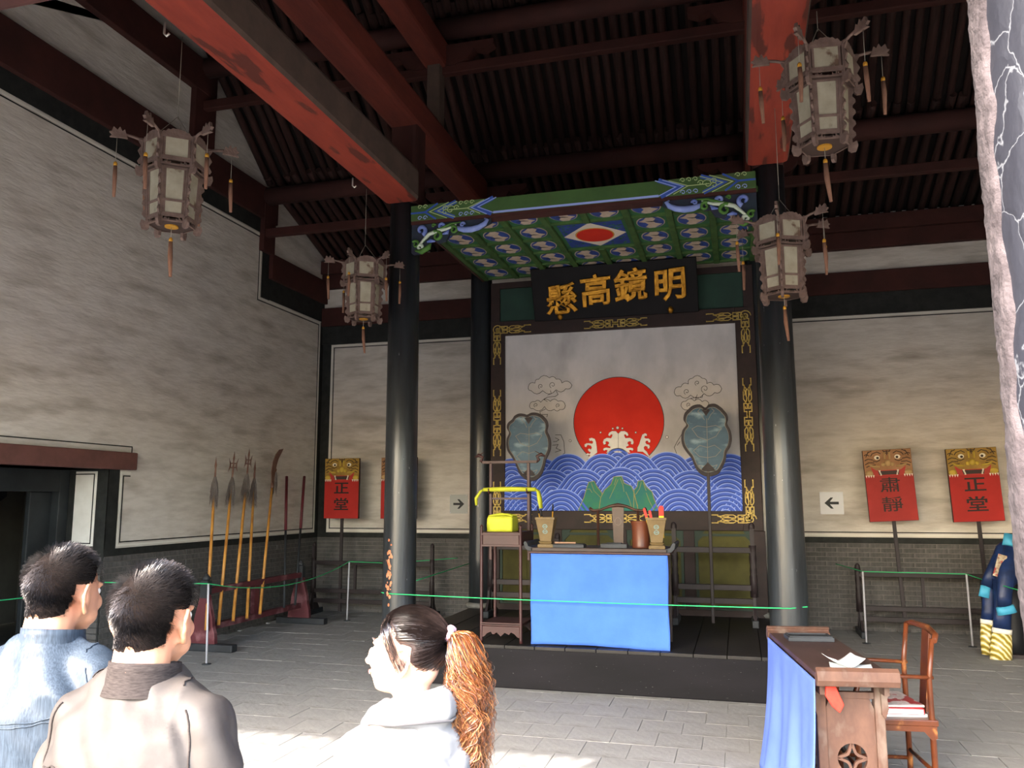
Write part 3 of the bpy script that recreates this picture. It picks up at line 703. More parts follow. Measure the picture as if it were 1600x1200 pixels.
mb.prism([(.025, -.166), (.06, -.12), (.025, -.05), (.05, .02), (.115, .06), (.07, .10), (.035, .168), (-.03, .165), (-.06, .12), (-.03, .05), (-.05, -.02), (-.115, -.06), (-.07, -.11), (-.03, -.165)], PD, -.004, 0, 0)
mb.prism([(-.085, .045), (-.01, .03), (.045, .06), (-.01, .055)], PD, -.002, .002, 2)
me1 = me2 = None
for j in range(5):
    for i in range(8):
        if i in (3, 4) and j in (1, 2): continue
        loc = PC(CX0 + (i + .5) * cp, CY0 + (j + .5) * cr0)
        if me1 is None:
            p1 = pb.obj('coffer_panel', m_cof, can, loc, fix=True); me1 = p1.data
            m1 = mb.obj('medallion', [m_cream, m_cblue, m_ink], p1, fix=True); me2 = m1.data
        else:
            p1 = inst('coffer_panel', me1, can, loc); m1 = inst('medallion', me2, p1, (0, 0, 0))
        m1.rotation_euler = (0, 0, pi if i > 3 else 0)
loc = PC(CX0 + 4 * cp, CY0 + 2 * cr0)
b = M(); b.prism(rect(-cp + .03, cp - .03, -cr0 + .02, cr0 - .02), PD, -.03, -.01); dp = b.obj('centre_panel', m_cof, can, loc, fix=True)
b = M(); b.prism(rect(-cp + .08, cp - .08, -cr0 + .07, cr0 - .07), PD, -.01, -.006, 0)
b.prism([(-cp + .08, 0), (0, -cr0 + .07), (cp - .08, 0), (0, cr0 - .07)], PD, -.006, -.002, 1)
b.prism(el(.215, .235, 40), PD, -.002, .001, 3); b.prism(el(.20, .22, 40), PD, -.002, .004, 2)
rr = random.Random(2)
for k in range(90):
    u, v = rr.uniform(-cp + .1, cp - .1), rr.uniform(-cr0 + .1, cr0 - .1)
    if abs(u) / (cp - .08) + abs(v) / (cr0 - .07) > 1.12: b.prism(el(.018, .012, 6, u, v), PD, -.006, -.003, 4)
b.obj('sun_medallion', [m_cblue, mat('pale_cream', 'cfc4b4'), m_sun, mat('yellow_rim', 'b88a34'), m_cof], dp, fix=True)
# side fascia of the canopy
for u in (CX0 - .05, CX0 + 8 * cp + .02):
    b = M(); b.prism(rect(u, u + .03, CY0, CY0 + 5 * cr0), PC, -.09, .035); b.obj('side_fascia', m_timber, can, fix=True)
# ------------------------------------------------------------------ painted tie beam in front of the canopy
GY = 7.64; gx0, gx1 = XCL + .13, XCR - .12
gz0, gz1 = at(900, 320, Y=GY).z, at(900, 299, Y=GY).z
gz0, gz1 = at(652, 345, Y=GY).z, at(652, 321, Y=GY).z
def PG(u, v, d=0.): return Vector((u, GY - d, v))
gp = lambda x, y: (lambda q: (q.x, q.z))(at(x, y, Y=GY))
m_green = mat('beam_green_paint', '36512a', '3f5c30', scale=3, rough=.7, c3='4a4a30', s3=2, lo3=.52, hi3=.7)
m_gblue = mat('beam_blue_paint', '2c4a9c', '35539f', scale=8, rough=.6); m_pale = mat('pale_green_line', '9cae7a', rough=.7); m_pb = mat('pale_blue_line', '8fa0d8', rough=.7)
gb = tag(struct(empty('x', (0, 0, 0))), 'green painted tie beam with blue scroll ends between the front columns', 'beam'); gb.name = 'painted_tie_beam'; del gb['kind']
b = M(); b.prism(rect(gx0, gx1, gz0, gz1), PG, -.16, 0); b.obj('beam_core', m_green, gb, fix=True, bevel=.006)
b = M(); b.prism(rect(gx0, gx1, gz0 - .035, gz0), PG, -.16, -.01); b.obj('bottom_batten', m_timber, gb, fix=True)
H = gz1 - gz0; zm = (gz0 + gz1) / 2
def scrollwork(side):
    u0 = gx0 if side > 0 else gx1; Q = lambda x, y: (u0 + side * x, zm + y * H)
    gr = M(); bl = M(); wh = M()
    bl.stroke([Q(.90, .5), Q(.70, 0), Q(.88, -.5)], .045, PG, 0, .003); wh.stroke([Q(.93, .5), Q(.735, 0), Q(.905, -.46)], .008, PG, 0, .005)
    wh.stroke([Q(.86, .5), Q(.665, 0), Q(.83, -.5)], .008, PG, 0, .005)
    bl.stroke([Q(.50, .5), Q(.30, 0), Q(.48, -.5)], .04, PG, 0, .003)
    for x in (.33, .24): gr.stroke([Q(x + .18, .5), Q(x - .03, 0), Q(x + .16, -.5)], .008, PG, 0, .004)
    gr.stroke([Q(.42, 0), Q(.62, 0), Q(.80, .42)], .008, PG, 0, .004); gr.stroke([Q(.62, 0), Q(.76, -.42)], .008, PG, 0, .004)
    for (x, y, r) in ((.44, 0, .05), (.38, .12, .035), (.38, -.12, .035), (.50, .1, .03)):
        gr.stroke([Q(x + r * (1 - t / 9) * cos(t), y + r * (1 - t / 9) * sin(t) / H) for t in [k * .7 for k in range(11)]], .007, PG, 0, .005)
    for x in (.55, .61, .67, .10, .16):
        for y in (.36, -.36):
            (wh if y < 0 else gr).stroke([Q(x + .026 * (1 - t / 9) * cos(t), y + .026 * (1 - t / 9) * sin(t) / H) for t in [k * .8 for k in range(9)]], .006, PG, 0, .005)
    bl.stroke([Q(.0, 0), Q(.16, 0), Q(.30, .5)], .018, PG, 0, .003); bl.stroke([Q(.16, 0), Q(.28, -.5)], .018, PG, 0, .003)
    gr.obj('pale_scroll', m_pale, gb, fix=True); bl.obj('blue_chevron', m_gblue, gb, fix=True); wh.obj('white_line', m_pb, gb, fix=True)
scrollwork(1); scrollwork(-1)
b = M(); b.stroke([(gx0 + .9, gz0 + .012), (gx1 - .9, gz0 + .012)], .022, PG, 0, .003); b.obj('blue_edge', m_pb, gb, fix=True)
# carved brackets under the beam
def carved(side, label):
    u0 = gx0 if side > 0 else gx1
    t = thing('carved_bracket', label, 'bracket', (u0, GY, gz0 - .035))
    Q = lambda x, y, d=0.: Vector((side * x, .04 - d, y))
    L = .86
    back = [(0, 0), (L, 0), (L + .01, -.05), (.72, -.115), (.60, -.12), (.52, -.09), (.48, -.13), (.42, -.13), (.38, -.20), (.30, -.22), (.24, -.17), (.20, -.24), (.12, -.31), (.03, -.32), (0, -.30)]
    b = M(); b.prism(back, Q, -.02, .01); b.obj('back_plate', mat('bracket_dark_paint', '2b2a3c', '23303a', scale=9), t, fix=True)
    def curl(cx_, cy_, r, turns, a0, sgn, w, m_, dd=.03):
        pts = [Q(cx_ + r * (1 - .72 * k / 26) * cos(a0 + sgn * turns * 2 * pi * k / 26), cy_ + r * (1 - .72 * k / 26) * sin(a0 + sgn * turns * 2 * pi * k / 26), dd) for k in range(27)]
        b = M(); b.tube(pts, lambda q: w * (1 - .45 * q), 8, flat=.8); return b.obj('carved_scroll', m_, t)
    def leaf(pts, w, m_):
        b = M(); b.tube([Q(x, y, .03) for x, y in pts], lambda q: w * (.35 + sin(pi * q) * .75), 8); return b.obj('carved_leaf', m_, t)
    G = mat('carving_green', '4f7a35', '3f642c', scale=14, rough=.6); Bl = mat('carving_blue', '5468ae', '7f8fc8', scale=12, rough=.6); W = mat('carving_pale', 'b9c6b4', rough=.7)
    curl(.115, -.07, .055, .9, -1.2, 1, .030, Bl); curl(.055, -.215, .04, 1.1, 2.5, -1, .020, G); curl(.10, -.25, .035, .9, -.5, 1, .02, W)
    curl(.29, -.145, .055, 1.1, 2.2, -1, .026, G); curl(.47, -.095, .042, 1.1, 2.2, -1, .022, G); curl(.335, -.045, .032, 1, 0, 1, .018, Bl)
    curl(.565, -.05, .025, 1, 0, 1, .014, Bl); curl(.25, -.03, .02, 1, 0, 1, .012, G)
    leaf([(.09, -.23), (.13, -.19), (.20, -.12), (.30, -.09), (.40, -.08), (.50, -.04)], .020, W)
    leaf([(.14, -.20), (.22, -.10), (.34, -.07), (.44, -.03), (.55, -.02)], .016, G)
    leaf([(.05, -.28), (.12, -.30), (.20, -.26), (.22, -.22)], .03, G); leaf([(.18, -.20), (.22, -.19), (.27, -.20)], .02, Bl)
    leaf([(.35, -.13), (.40, -.12), (.42, -.09)], .02, Bl)
    # horn-like pale blue tip reaching along the beam
    b = M(); b.tube([Q(x, y, .02) for x, y in ((.50, -.075), (.58, -.10), (.66, -.105), (.74, -.09), (.80, -.06), (.83, -.02), (.80, .0))], [.02, .032, .034, .03, .026, .02, .008], 8, flat=1.0)
    b.obj('horn_tip', mat('carving_pale_blue', '8a9ad0', '6f82c0', scale=9, rough=.6), t)
    return t
carved(1, 'carved green and blue scroll bracket under the beam at the left front column')
carved(-1, 'carved green and blue scroll bracket under the beam at the right front column')
# ------------------------------------------------------------------ name plaque
Yt, Yb = 9.72, 9.97; pzt, pzb = at(957, 411, Y=Yt).z, at(966, 495, Y=Yb).z
px0, px1 = at(832, 461, Y=9.85).x, at(1090, 445, Y=9.85).x
pw, ph = px1 - px0, sqrt((pzt - pzb) ** 2 + (Yt - Yb) ** 2); tilt = math.atan2(Yb - Yt, pzt - pzb)
pq = thing('name_plaque', 'black wooden plaque with four gold characters above the painted screen', 'plaque', ((px0 + px1) / 2, Yb, pzb))
pq.rotation_euler = (tilt, 0, 0)
m_plq = mat('plaque_black', '0f0e10', '151315', spec=.12, rough=.6, scale=3); m_gch = mat('gold_leaf', 'b5822a', '7c5216', rough=.35, scale=14, metal=.75, lo=.3, hi=.7, bump=.3, bscale=60)
b = M(); b.box(-pw / 2, pw / 2, 0, .05, 0, ph); b.obj('board', m_plq, pq, bevel=.01)
for ch, px, py in (('懸', 877, 470), ('高', 932, 457), ('鏡', 986, 449), ('明', 1047, 447)):
    q = at(px, py, Y=9.85); v = (q.z - pzb) / (pzt - pzb) * ph
    me = text_mesh(ch, .41, .012, .010, .003); me.materials.append(m_gch)
    for v_ in me.vertices:
        q_ = v_.co; w1 = mnoise.noise(Vector((q_.x * 9 + px, q_.y * 9, 0))); w2 = mnoise.noise(Vector((q_.x * 9, q_.y * 9 + 7, px))); q_.x += .014 * w1 + .05 * q_.y * .3; q_.y += .014 * w2 + .12 * q_.x * .5; q_.z *= 1 + .5 * w1
    o = inst('gold_character', me, pq, (q.x - (px0 + px1) / 2, -.016, v)); o.rotation_euler = (pi / 2, 0, 0)
    o['label'] = 'gold character ' + ch
for px, py in ((876, 495), (1048, 484)):
    q = at(px, py, Y=Yb); b = M(); b.ball((0, 0, 0), (.035, .03, .045)); b.obj('gold_stud', m_gch, pq, (q.x - (px0 + px1) / 2, -.02, .05))
# ------------------------------------------------------------------ palace lanterns
m_lw = mat('lantern_carved_wood', '6d5a52', '57463f', rough=.85, scale=12, bump=.3, bscale=40); m_lp = mat('lantern_silk_pane', '9a9482', '857e6c', rough=.8, scale=8, c3='5e4a3c', s3=7, lo3=.58, hi3=.64)
m_tas = mat('tassel_thread', '7a5a48', '66473a', rough=.95, scale=20, stretch=(8, 8, 1)); m_tg = mat('tassel_gold_cap', 'b8862e', rough=.5, metal=.3); m_str = mat('string', '8a8478', rough=.9)
m_lr = mat('lantern_dark_band', '3a2c27', rough=.8)
def lantern():
    t = thing('palace_lantern', 'x', 'lantern')
    Ru, Rl, hu, hl = .205, .165, .155, .33; zt = .26; z1, z2, z3 = zt, zt - hu - .05, zt - hu - .05 - hl
    hexp = lambda R, z, k: Vector((R * cos(pi / 3 * k), R * sin(pi / 3 * k), z))
    for lvl, (R, za_, zb_, R2) in enumerate(((Ru, z1 - hu, z1, Ru), (Rl * .92, z3, z2 - .0, Rl))):
        for k in range(6):
            p0, p1 = hexp(R, za_, k), hexp(R2, zb_, k); q0, q1 = hexp(R, za_, k + 1), hexp(R2, zb_, k + 1)
            b = M(); w_ = .020
            b.bar(p0, p1, .024, .024); e = (q0 - p0).normalized()
            for (f0, f1, ww) in ((0, 0, .026), (1, 1, .026)) + (((.30, .30, .016),) if lvl else ()):
                a, c = p0.lerp(p1, f0), q0.lerp(q1, f1); b.bar(a, c, .018, ww)
            for f in (.12, .88): b.bar(p0.lerp(q0, f), p1.lerp(q1, f), .014, .014)
            fr = b.obj('side_frame', m_lw, t, fix=True)
            b = M(); a = [p0.lerp(q0, .1), p0.lerp(q0, .9), p1.lerp(q1, .9), p1.lerp(q1, .1)]
            nrm = (q0 - p0).cross(p1 - p0).normalized() * .003
            b.add([v - nrm for v in a] + [v + nrm for v in a], [(0, 3, 2, 1), (4, 5, 6, 7), (0, 1, 5, 4), (1, 2, 6, 5), (2, 3, 7, 6), (3, 0, 4, 7)])
            b.obj('pane', m_lp, fr)
            # fret band below each frame
            c0 = (p0 + q0) / 2; ln_ = (q0 - p0).length; up = (p1 - p0).normalized()
            FR = lambda u, v, d, c0=c0, e=e, up=up, nrm=nrm: c0 + e * u + up * v + nrm.normalized() * d
            b = M()
            for s in (-1, 1):
                for o_ in (.20, .36): b.stroke([(s * (o_ - .07) * ln_, -.012), (s * (o_ + .07) * ln_, -.012), (s * (o_ + .07) * ln_, -.036), (s * (o_ - .04) * ln_, -.036), (s * (o_ - .04) * ln_, -.024)], .006, FR, -.004, .004)
            b.stroke([(-ln_ / 2, -.043), (ln_ / 2, -.043)], .008, FR, -.005, .005); b.stroke([(-ln_ / 2, -.007), (ln_ / 2, -.007)], .006, FR, -.005, .005)
            b.obj('fret_band', m_lw, fr, fix=True)
    for k in range(6):
        a = pi / 3 * k; D = Vector((cos(a), sin(a), 0)); rad_ = lambda u, v, d, D=D: D * u + Vector((0, 0, v)) + Vector((-D.y, D.x, 0)) * d
        # dragon-head arm with cord and tassel
        b = M(); b.tube([D * Ru * .95 + Vector((0, 0, z1)), D * (Ru + .06) + Vector((0, 0, z1 + .02)), D * (Ru + .14) + Vector((0, 0, z1 + .03))], .010, 6)
        b.prism([(Ru + .10, z1), (Ru + .12, z1 + .06), (Ru + .135, z1 + .045), (Ru + .15, z1 + .075), (Ru + .165, z1 + .05), (Ru + .19, z1 + .07), (Ru + .20, z1 + .035), (Ru + .215, z1 + .03), (Ru + .195, z1 + .012), (Ru + .21, z1 - .005), (Ru + .15, z1 + .0)], rad_, -.010, .010)
        arm = b.obj('dragon_arm', m_lw, t, fix=True)
        tx = D * (Ru + .165); L1 = .15 + .03 * (k % 3)
        b = M(); b.cyl(tx + Vector((0, 0, z1 + .02)), tx + Vector((0, 0, z1 - L1)), .0018, n=4); b.obj('cord', m_str, arm)
        b = M(); zt_ = z1 - L1
        b.ball(tx + Vector((0, 0, zt_ - .012)), (.014, .014, .02), 8, 6, 0)
        b.tube([tx + Vector((0, 0, zt_ - .025)), tx + Vector((.003, 0, zt_ - .1)), tx + Vector((.01 * (k % 2), .004, zt_ - .24))], [.013, .015, .010], 8, 1)
        b.obj('tassel', [m_tg, m_tas], arm)
        # scalloped side boards and ears
        b = M(); n = 9
        pts = [(Rl - .005, z2)]
        for i in range(n * 2 + 1): f = i / (n * 2); pts.append((Rl * (1 - .08 * f) + .028 + .012 * sin(i * pi / 2 + .6), z2 - f * hl))
        pts.append((Rl * .92 - .005, z3)); b.prism(pts, rad_, -.006, .006)
        pts = [(Ru - .005, z1 + .02)]
        for i in range(11): f = i / 10; pts.append((Ru + .024 + .010 * sin(i * pi / 2), z1 + .02 - f * (hu + .03)))
        pts.append((Ru - .005, z1 - hu)); b.prism(pts, rad_, -.006, .006)
        for R_, z_ in ((Ru, z1 - hu - .035), (Rl * .92, z3 - .03)):
            b.prism([(R_ - .014, z_ + .05), (R_ + .012, z_ + .05), (R_ + .014, z_ + .0), (R_ + .040, z_ + .012), (R_ + .046, z_ - .02), (R_ + .034, z_ - .055), (R_ + .006, z_ - .06), (R_ - .012, z_ - .045)], rad_, -.010, .010)
        b.obj('carved_edge', m_lw, t, fix=True)
        # crest over each side
        p0, p1 = hexp(Ru, z1, k), hexp(Ru, z1, k + 1); e = (p1 - p0); c0 = (p0 + p1) / 2; ee = e.normalized(); nn = Vector((ee.y, -ee.x, 0))
        b = M(); b.prism([(-.5 * e.length, .005)] + [(x * e.length, .012 + .040 * (1 - (2 * x) ** 2) + .006 * sin(x * 40)) for x in [i / 14 - .5 for i in range(15)]] + [(.5 * e.length, .005)], lambda u, v, d: c0 + ee * u + Vector((0, 0, v)) + nn * d, -.006, .006)
        b.obj('crest', m_lw, t, fix=True)
    b = M(); b.prism([(Rl * .92 * cos(pi / 3 * k), Rl * .92 * sin(pi / 3 * k)) for k in range(6)], lambda u, v, d: Vector((u, v, z3 - .04 + d)), 0, .012, 0)
    b.prism([(.045 * cos(pi / 8 * k), .045 * sin(pi / 8 * k)) for k in range(16)], lambda u, v, d: Vector((u, v, z3 - .045 + d)), -.004, .005, 1); b.obj('base_plate', [m_lr, m_tg], t, fix=True)
    b = M(); b.prism([(Ru * .98 * cos(pi / 3 * k), Ru * .98 * sin(pi / 3 * k)) for k in range(6)], lambda u, v, d: Vector((u, v, z1 - hu - .05 + d)), 0, .008); b.obj('middle_plate', m_lr, t, fix=True)
    b = M(); b.cyl((0, 0, z3 - .04), (0, 0, z3 - .13), .0022, n=4); cd_ = b.obj('cord', m_str, t)
    b = M(); b.ball((0, 0, z3 - .14), (.014, .014, .022), 8, 6, 0); b.tube([(0, 0, z3 - .15), (.004, 0, z3 - .25), (.02, 0, z3 - .40)], [.013, .017, .010], 8, 1); b.obj('tassel', [m_tg, m_tas], cd_)
    b = M()
    for k in range(3):
        b.cyl(hexp(Ru * .9, z1, 2 * k), (0, 0, z1 + .22), .002, n=4)
    b.obj('suspension_cord', m_str, t)
    return t
lan0 = lantern(); first = True
for px, py, X, rz, k, lab in ((1284, 155, .60, .10, 1.0, 'largest and nearest hanging palace lantern, upper right beside the red beam'),
                         (272, 285, -3.50, -.35, .95, 'hexagonal palace lantern hanging at upper left in front of the long whitewashed wall'),
                         (569, 452, -3.50, .55, .95, 'small far palace lantern hanging just left of the left front column'),
                         (1222, 402, None, .40, .98, 'palace lantern hanging in front of the top of the right front column')):
    c = at(px, py, X=X) if X is not None else at(px, py, Y=6.5); o = lan0 if first else copy_tree(lan0); first = False
    o.location = c; o.rotation_euler = (0, 0, rz); o.scale = (k, k, k); o['label'] = lab; o['group'] = 'hanging palace lanterns'
    L = (4.84 - c.z) / k
    b = M(); b.tube([(0, 0, .46), (0, 0, L)], .0025, 5); b.obj('hanging_wire', m_str, o)
# ------------------------------------------------------------------ blue-draped desk
m_dkwood = mat('dark_desk_wood', '2b211f', '372b27', rough=.5, scale=4, stretch=(1, 6, 6)); m_rwood = mat('reddish_stand_wood', '3e2322', '321b1b', rough=.45, scale=5)
m_grey = mat('greyed_black_wood', '27292c', '313438', rough=.6, scale=6)
dx0, dx1, dyf, dtop = -2.0, -.60, 7.74, 1.285
dk = thing('altar_desk', 'long dark altar desk with upturned ends on the platform, under a blue cloth', 'desk', ((dx0 + dx1) / 2, dyf, DZ))
W2 = (dx1 - dx0) / 2; Hd = dtop - DZ; dep = .52
b = M(); b.box(-W2 + .05, W2 - .05, 0, dep, Hd - .035, Hd); b.obj('desktop', m_dkwood, dk, bevel=.006)
b = M(); b.box(-W2 + .03, W2 - .03, .01, dep - .01, Hd - .055, Hd - .035); b.obj('moulding', m_rwood, dk, bevel=.005)
for s in (-1, 1):
    b = M(); b.prism([(W2 - .07, Hd - .035), (W2 - .02, Hd - .03), (W2 + .01, Hd), (W2 + .02, Hd + .045), (W2 + .005, Hd + .06), (W2 - .012, Hd + .05), (W2 - .03, Hd + .012), (W2 - .07, Hd)], lambda u, v, d: Vector((s * u, d, v)), 0, dep)
    b.obj('upturned_end', m_grey, dk, fix=True, bevel=.004)
    for y in (.04, dep - .08):
        b = M(); b.bar((s * (W2 - .09), y + .02, 0), (s * (W2 - .09), y + .02, Hd - .05), .05, .05); b.obj('leg', m_dkwood, dk, bevel=.006)
b = M(); b.box(-W2 + .08, W2 - .08, dep - .05, dep - .03, Hd - .16, Hd - .05); b.obj('apron', m_dkwood, dk)
m_blue = mat('cornflower_cloth', '3d66cc', '4670d6', rough=.9, scale=2.5, bump=.08, bscale=120, sheen=.2)
b = M(); n, k = 60, 26; vv = []
for j in range(k + 1):
    f = j / k
    for i in range(n + 1):
        u = i / n; x = -W2 + .055 + u * (2 * W2 - .11); z = Hd - .056 - f * (Hd - .062 - .010 * sin(u * 5))
        y = -.006 - .006 * sin(u * 23 + f) * f - .012 * f * sin(u * 7.3) - .008 * (f ** 3)
        vv.append((x + .004 * sin(f * 9), y, z))
b.add(vv, [(j * (n + 1) + i, j * (n + 1) + i + 1, (j + 1) * (n + 1) + i + 1, (j + 1) * (n + 1) + i) for j in range(k) for i in range(n)], 0, True)
o = b.obj('desk_cloth', m_blue, None, ((dx0 + dx1) / 2, dyf - .004, DZ)); md = o.modifiers.new('thick', 'SOLIDIFY'); md.thickness = .004; md.offset = 1
tag(o, 'plain blue cloth covering the front of the long desk on the platform', 'cloth')
# things on the desk
m_bronze = mat('ochre_lacquer_vase', '6c5a3b', '5e4d31', rough=.6, scale=14); m_paint = mat('faded_blue_mark', '6f8a88', rough=.8)
def on_desk(px, py): q = at(px, py, Z=dtop); y = min(max(q.y, dyf + .08), dyf + dep - .08); X = at(px, py, Y=y).x; return (X, y, dtop)
def vase(px, label, items):
    p = on_desk(px, 858); t = thing('square_vase', label, 'vase', p, .05)
    b = M(); sec = [(.072, 0), (.076, .012), (.070, .03), (.052, .035), (.066, .055), (.052, .06), (.088, .262), (.094, .266), (.094, .285), (.080, .285), (.05, .09)]
    vs = []
    for r, z in sec: vs += [(-r, -r, z), (r, -r, z), (r, r, z), (-r, r, z)]
    N = len(sec); b.add(vs, [(i * 4 + k, i * 4 + (k + 1) % 4, (i + 1) * 4 + (k + 1) % 4, (i + 1) * 4 + k) for i in range(N - 1) for k in range(4)] + [(3, 2, 1, 0), tuple((N - 1) * 4 + k for k in range(4))])
    b.obj('body', m_bronze, t)
    b = M()
    for zc in (.15, .20): b.stroke([(.022 * cos(a), zc + .018 * sin(a)) for a in [i * pi / 4 for i in range(8)]], .006, lambda u, v, d: Vector((u, -.0725 - (v - .15) * .16 - d, v)), 0, .002, closed=True); b.stroke([(-.015, zc), (.015, zc)], .006, lambda u, v, d: Vector((u, -.0725 - (v - .15) * .16 - d, v)), 0, .002)
    b.obj('painted_mark', m_paint, t, fix=True)
    for nm, lab, cat, build in items:
        build(nm, lab, cat, p)
def brush(dx, lean, ln, head):
    def f(nm, lab, cat, p):
        t = thing(nm, lab, cat, (p[0] + dx, p[1], p[2] + .1)); e = Vector((lean, .02, ln))
        b = M(); b.cyl((0, 0, 0), e, .006, n=8); b.obj('handle', mat('yellow_bamboo', 'b88a2e', 'a07424', rough=.5, scale=20), t)
        b = M(); b.cyl(e, e * 1.0 + Vector((lean * .2, 0, .07)), .010, .006, 8, 0); b.obj('head', head, t)
    return f
m_bk = mat('black_brush_tip', '1c1a1a', rough=.6); m_rd = mat('red_stick_tip', 'c22c22', rough=.6); m_yl = mat('yellow_stick', 'dcb41e', rough=.6)
def token(dx, lean, ln, w_=.024):
    def f(nm, lab, cat, p):
        t = thing(nm, lab, cat, (p[0] + dx, p[1] - .01, p[2] + .1)); e = Vector((lean, 0, ln))
        b = M(); b.bar((0, 0, 0), e * .72, w_, .008, up=(0, 1, 0)); b.obj('shaft', m_yl, t)
        b = M(); b.bar(e * .72, e, w_, .009, up=(0, 1, 0)); b.bar(e, e * 1.05, w_, .009, up=(0, 1, 0), k=.5); b.obj('red_head', m_rd, t)
    return f
vase(854, 'square ochre vase holding writing brushes at the left end of the blue-draped desk', [
    ('writing_brush', 'leftmost leaning brush in the left vase on the desk', 'brush', brush(-.03, -.05, .22, m_bk)),
    ('writing_brush', 'middle leaning brush in the left vase on the desk', 'brush', brush(.0, -.05, .19, m_bk)),
    ('writing_brush', 'upright brush at the right of the left vase on the desk', 'brush', brush(.05, .01, .24, m_bk))])
vase(1027, 'square ochre vase holding red and yellow sticks at the right end of the blue-draped desk', [
    ('command_stick', 'red-topped leaning stick, leftmost in the right vase', 'stick', token(-.04, -.07, .26)),
    ('command_stick', 'red-topped leaning stick beside the leftmost in the right vase', 'stick', token(-.01, -.05, .24)),
    ('command_stick', 'upright yellow stick with a red head in the right vase', 'stick', token(.045, .002, .28, .045))])
t = thing('brush_pot', 'round brown wooden brush pot on the desk, left of the right vase', 'pot', on_desk(1002, 856))
b = M(); b.lathe([(.085, 0), (.088, .01), (.084, .03), (.086, .2), (.094, .24), (.098, .25), (.090, .25), (.08, .2), (.076, .02)], n=28); b.obj('body', mat('red_brown_pot', '623724', '4b281d', rough=.35, scale=6), t)
t = thing('ink_slab', 'flat dark slab with a rod on it, on the desk right of the left vase', 'ink slab', on_desk(890, 856))
b = M(); b.box(-.15, .15, -.07, .07, 0, .03); b.box(-.14, .14, -.06, .06, .03, .036); b.obj('slab', m_grey, t, bevel=.004)
b = M(); b.bar((-.14, -.02, .045), (.06, .0, .045), .02, .014); b.obj('wooden_rod', mat('pale_rod', '8a6a52', rough=.6), t)
t = thing('gavel_block', 'small grey rectangular block on the desk in front of the chair back', 'block', on_desk(960, 857))
b = M(); b.box(-.125, .125, -.05, .05, 0, .042); b.obj('block', m_grey, t, bevel=.006)
b = M(); b.box(-.07, .07, -.03, .03, .042, .05); b.obj('raised_top', m_grey, t, bevel=.003)
# yoke-back chair behind the desk
cy = 8.62; cx0, cx1 = at(921, 793, Y=cy).x, at(1010, 795, Y=cy).x; cxm = (cx0 + cx1) / 2; ctop = at(965, 789, Y=cy).z - DZ; cwd = (cx1 - cx0) / 2
m_chw = mat('brown_chair_wood', '3a261f', '462e25', rough=.35, scale=5)
t = thing('yoke_back_chair', 'brown wooden yoke-back armchair behind the blue-draped desk', 'chair', (cxm, cy, DZ))
b = M(); b.tube([(-cwd, 0, ctop - .035), (-cwd * .85, 0, ctop - .06), (-cwd * .6, .01, ctop - .05), (-cwd * .3, .02, ctop - .015), (0, .02, ctop), (cwd * .3, .02, ctop - .015), (cwd * .6, .01, ctop - .05), (cwd * .85, 0, ctop - .06), (cwd, 0, ctop - .035)],
       [.024, .020, .016, .020, .028, .020, .016, .020, .024], 10, flat=.8); b.obj('top_rail', m_chw, t)
b = M(); b.prism([(-.055, .45), (.055, .45), (.062, .7), (.05, .9), (.062, ctop - .02), (-.062, ctop - .02), (-.05, .9), (-.062, .7)], lambda u, v, d: Vector((u, .02 - d, v)), -.008, .008); sp_ = b.obj('splat', m_chw, t, fix=True)
b = M(); b.stroke([(.032 * cos(a), ctop - .17 + .04 * sin(a)) for a in [i * pi / 6 for i in range(12)]], .006, lambda u, v, d: Vector((u, .012 - d, v)), 0, .003, closed=True); b.obj('carved_roundel', mat('carved_grey', '6a5a52', rough=.5), sp_, fix=True)
for s in (-1, 1):
    b = M(); b.cyl((s * cwd * .72, .01, 0), (s * cwd * .70, 0, ctop - .055), .017, .014, 8); b.obj('back_post', m_chw, t)
    b = M(); b.cyl((s * cwd * .72, -.44, 0), (s * cwd * .72, -.44, .68), .017, .014, 8); b.obj('front_leg', m_chw, t)
    b = M(); b.tube([(s * cwd * .72, 0, .70), (s * cwd * .8, -.2, .70), (s * cwd * .74, -.46, .68)], .016, 8); b.obj('arm', m_chw, t)
b = M(); b.box(-cwd * .78, cwd * .78, -.47, .03, .42, .46); b.obj('seat', m_chw, t, bevel=.006)
# ------------------------------------------------------------------ seal stand with rack
sxl, sxr = -2.445, -2.045; swd = (sxr - sxl) / 2; sdp = .46; sh = 1.04
t = thing('seal_stand', 'tall reddish wooden stand with a rear rack, left of the blue-draped desk', 'stand', ((sxl + sxr) / 2, 7.74, DZ))
for sx_ in (-1, 1):
    for y in (0, sdp):
        b = M(); b.tube([(sx_ * swd, y, 0), (sx_ * (swd - .004), y, .03), (sx_ * (swd - .004), y, sh + .02), (sx_ * (swd - .004), y, sh + .035), (sx_ * (swd - .004), y, sh + .05), (sx_ * (swd - .004), y, sh + .07)], [.020, .016, .016, .010, .020, .004], 8)
        b.obj('leg', m_rwood, t)
b = M(); b.box(-swd, swd, 0, sdp, sh - .02, sh); b.obj('top', m_rwood, t, bevel=.004)
for q4 in ((-swd + .02, swd - .02, -.006, .006), (-swd + .02, swd - .02, sdp - .006, sdp + .006), (-swd - .006, -swd + .006, .02, sdp - .02), (swd - .006, swd + .006, .02, sdp - .02)):
    b = M(); b.box(*q4, sh - .13, sh - .02); b.obj('panel', m_rwood, t)
for z in (sh - .13, sh - .02, .175, .165):
    b = M(); b.box(-swd, swd, -.014, .014, z - .01, z + .012); b.obj('rail', m_rwood, t, bevel=.003)
b = M(); b.box(-swd, swd, 0, sdp, .15, .175); b.obj('shelf', m_rwood, t, bevel=.003)
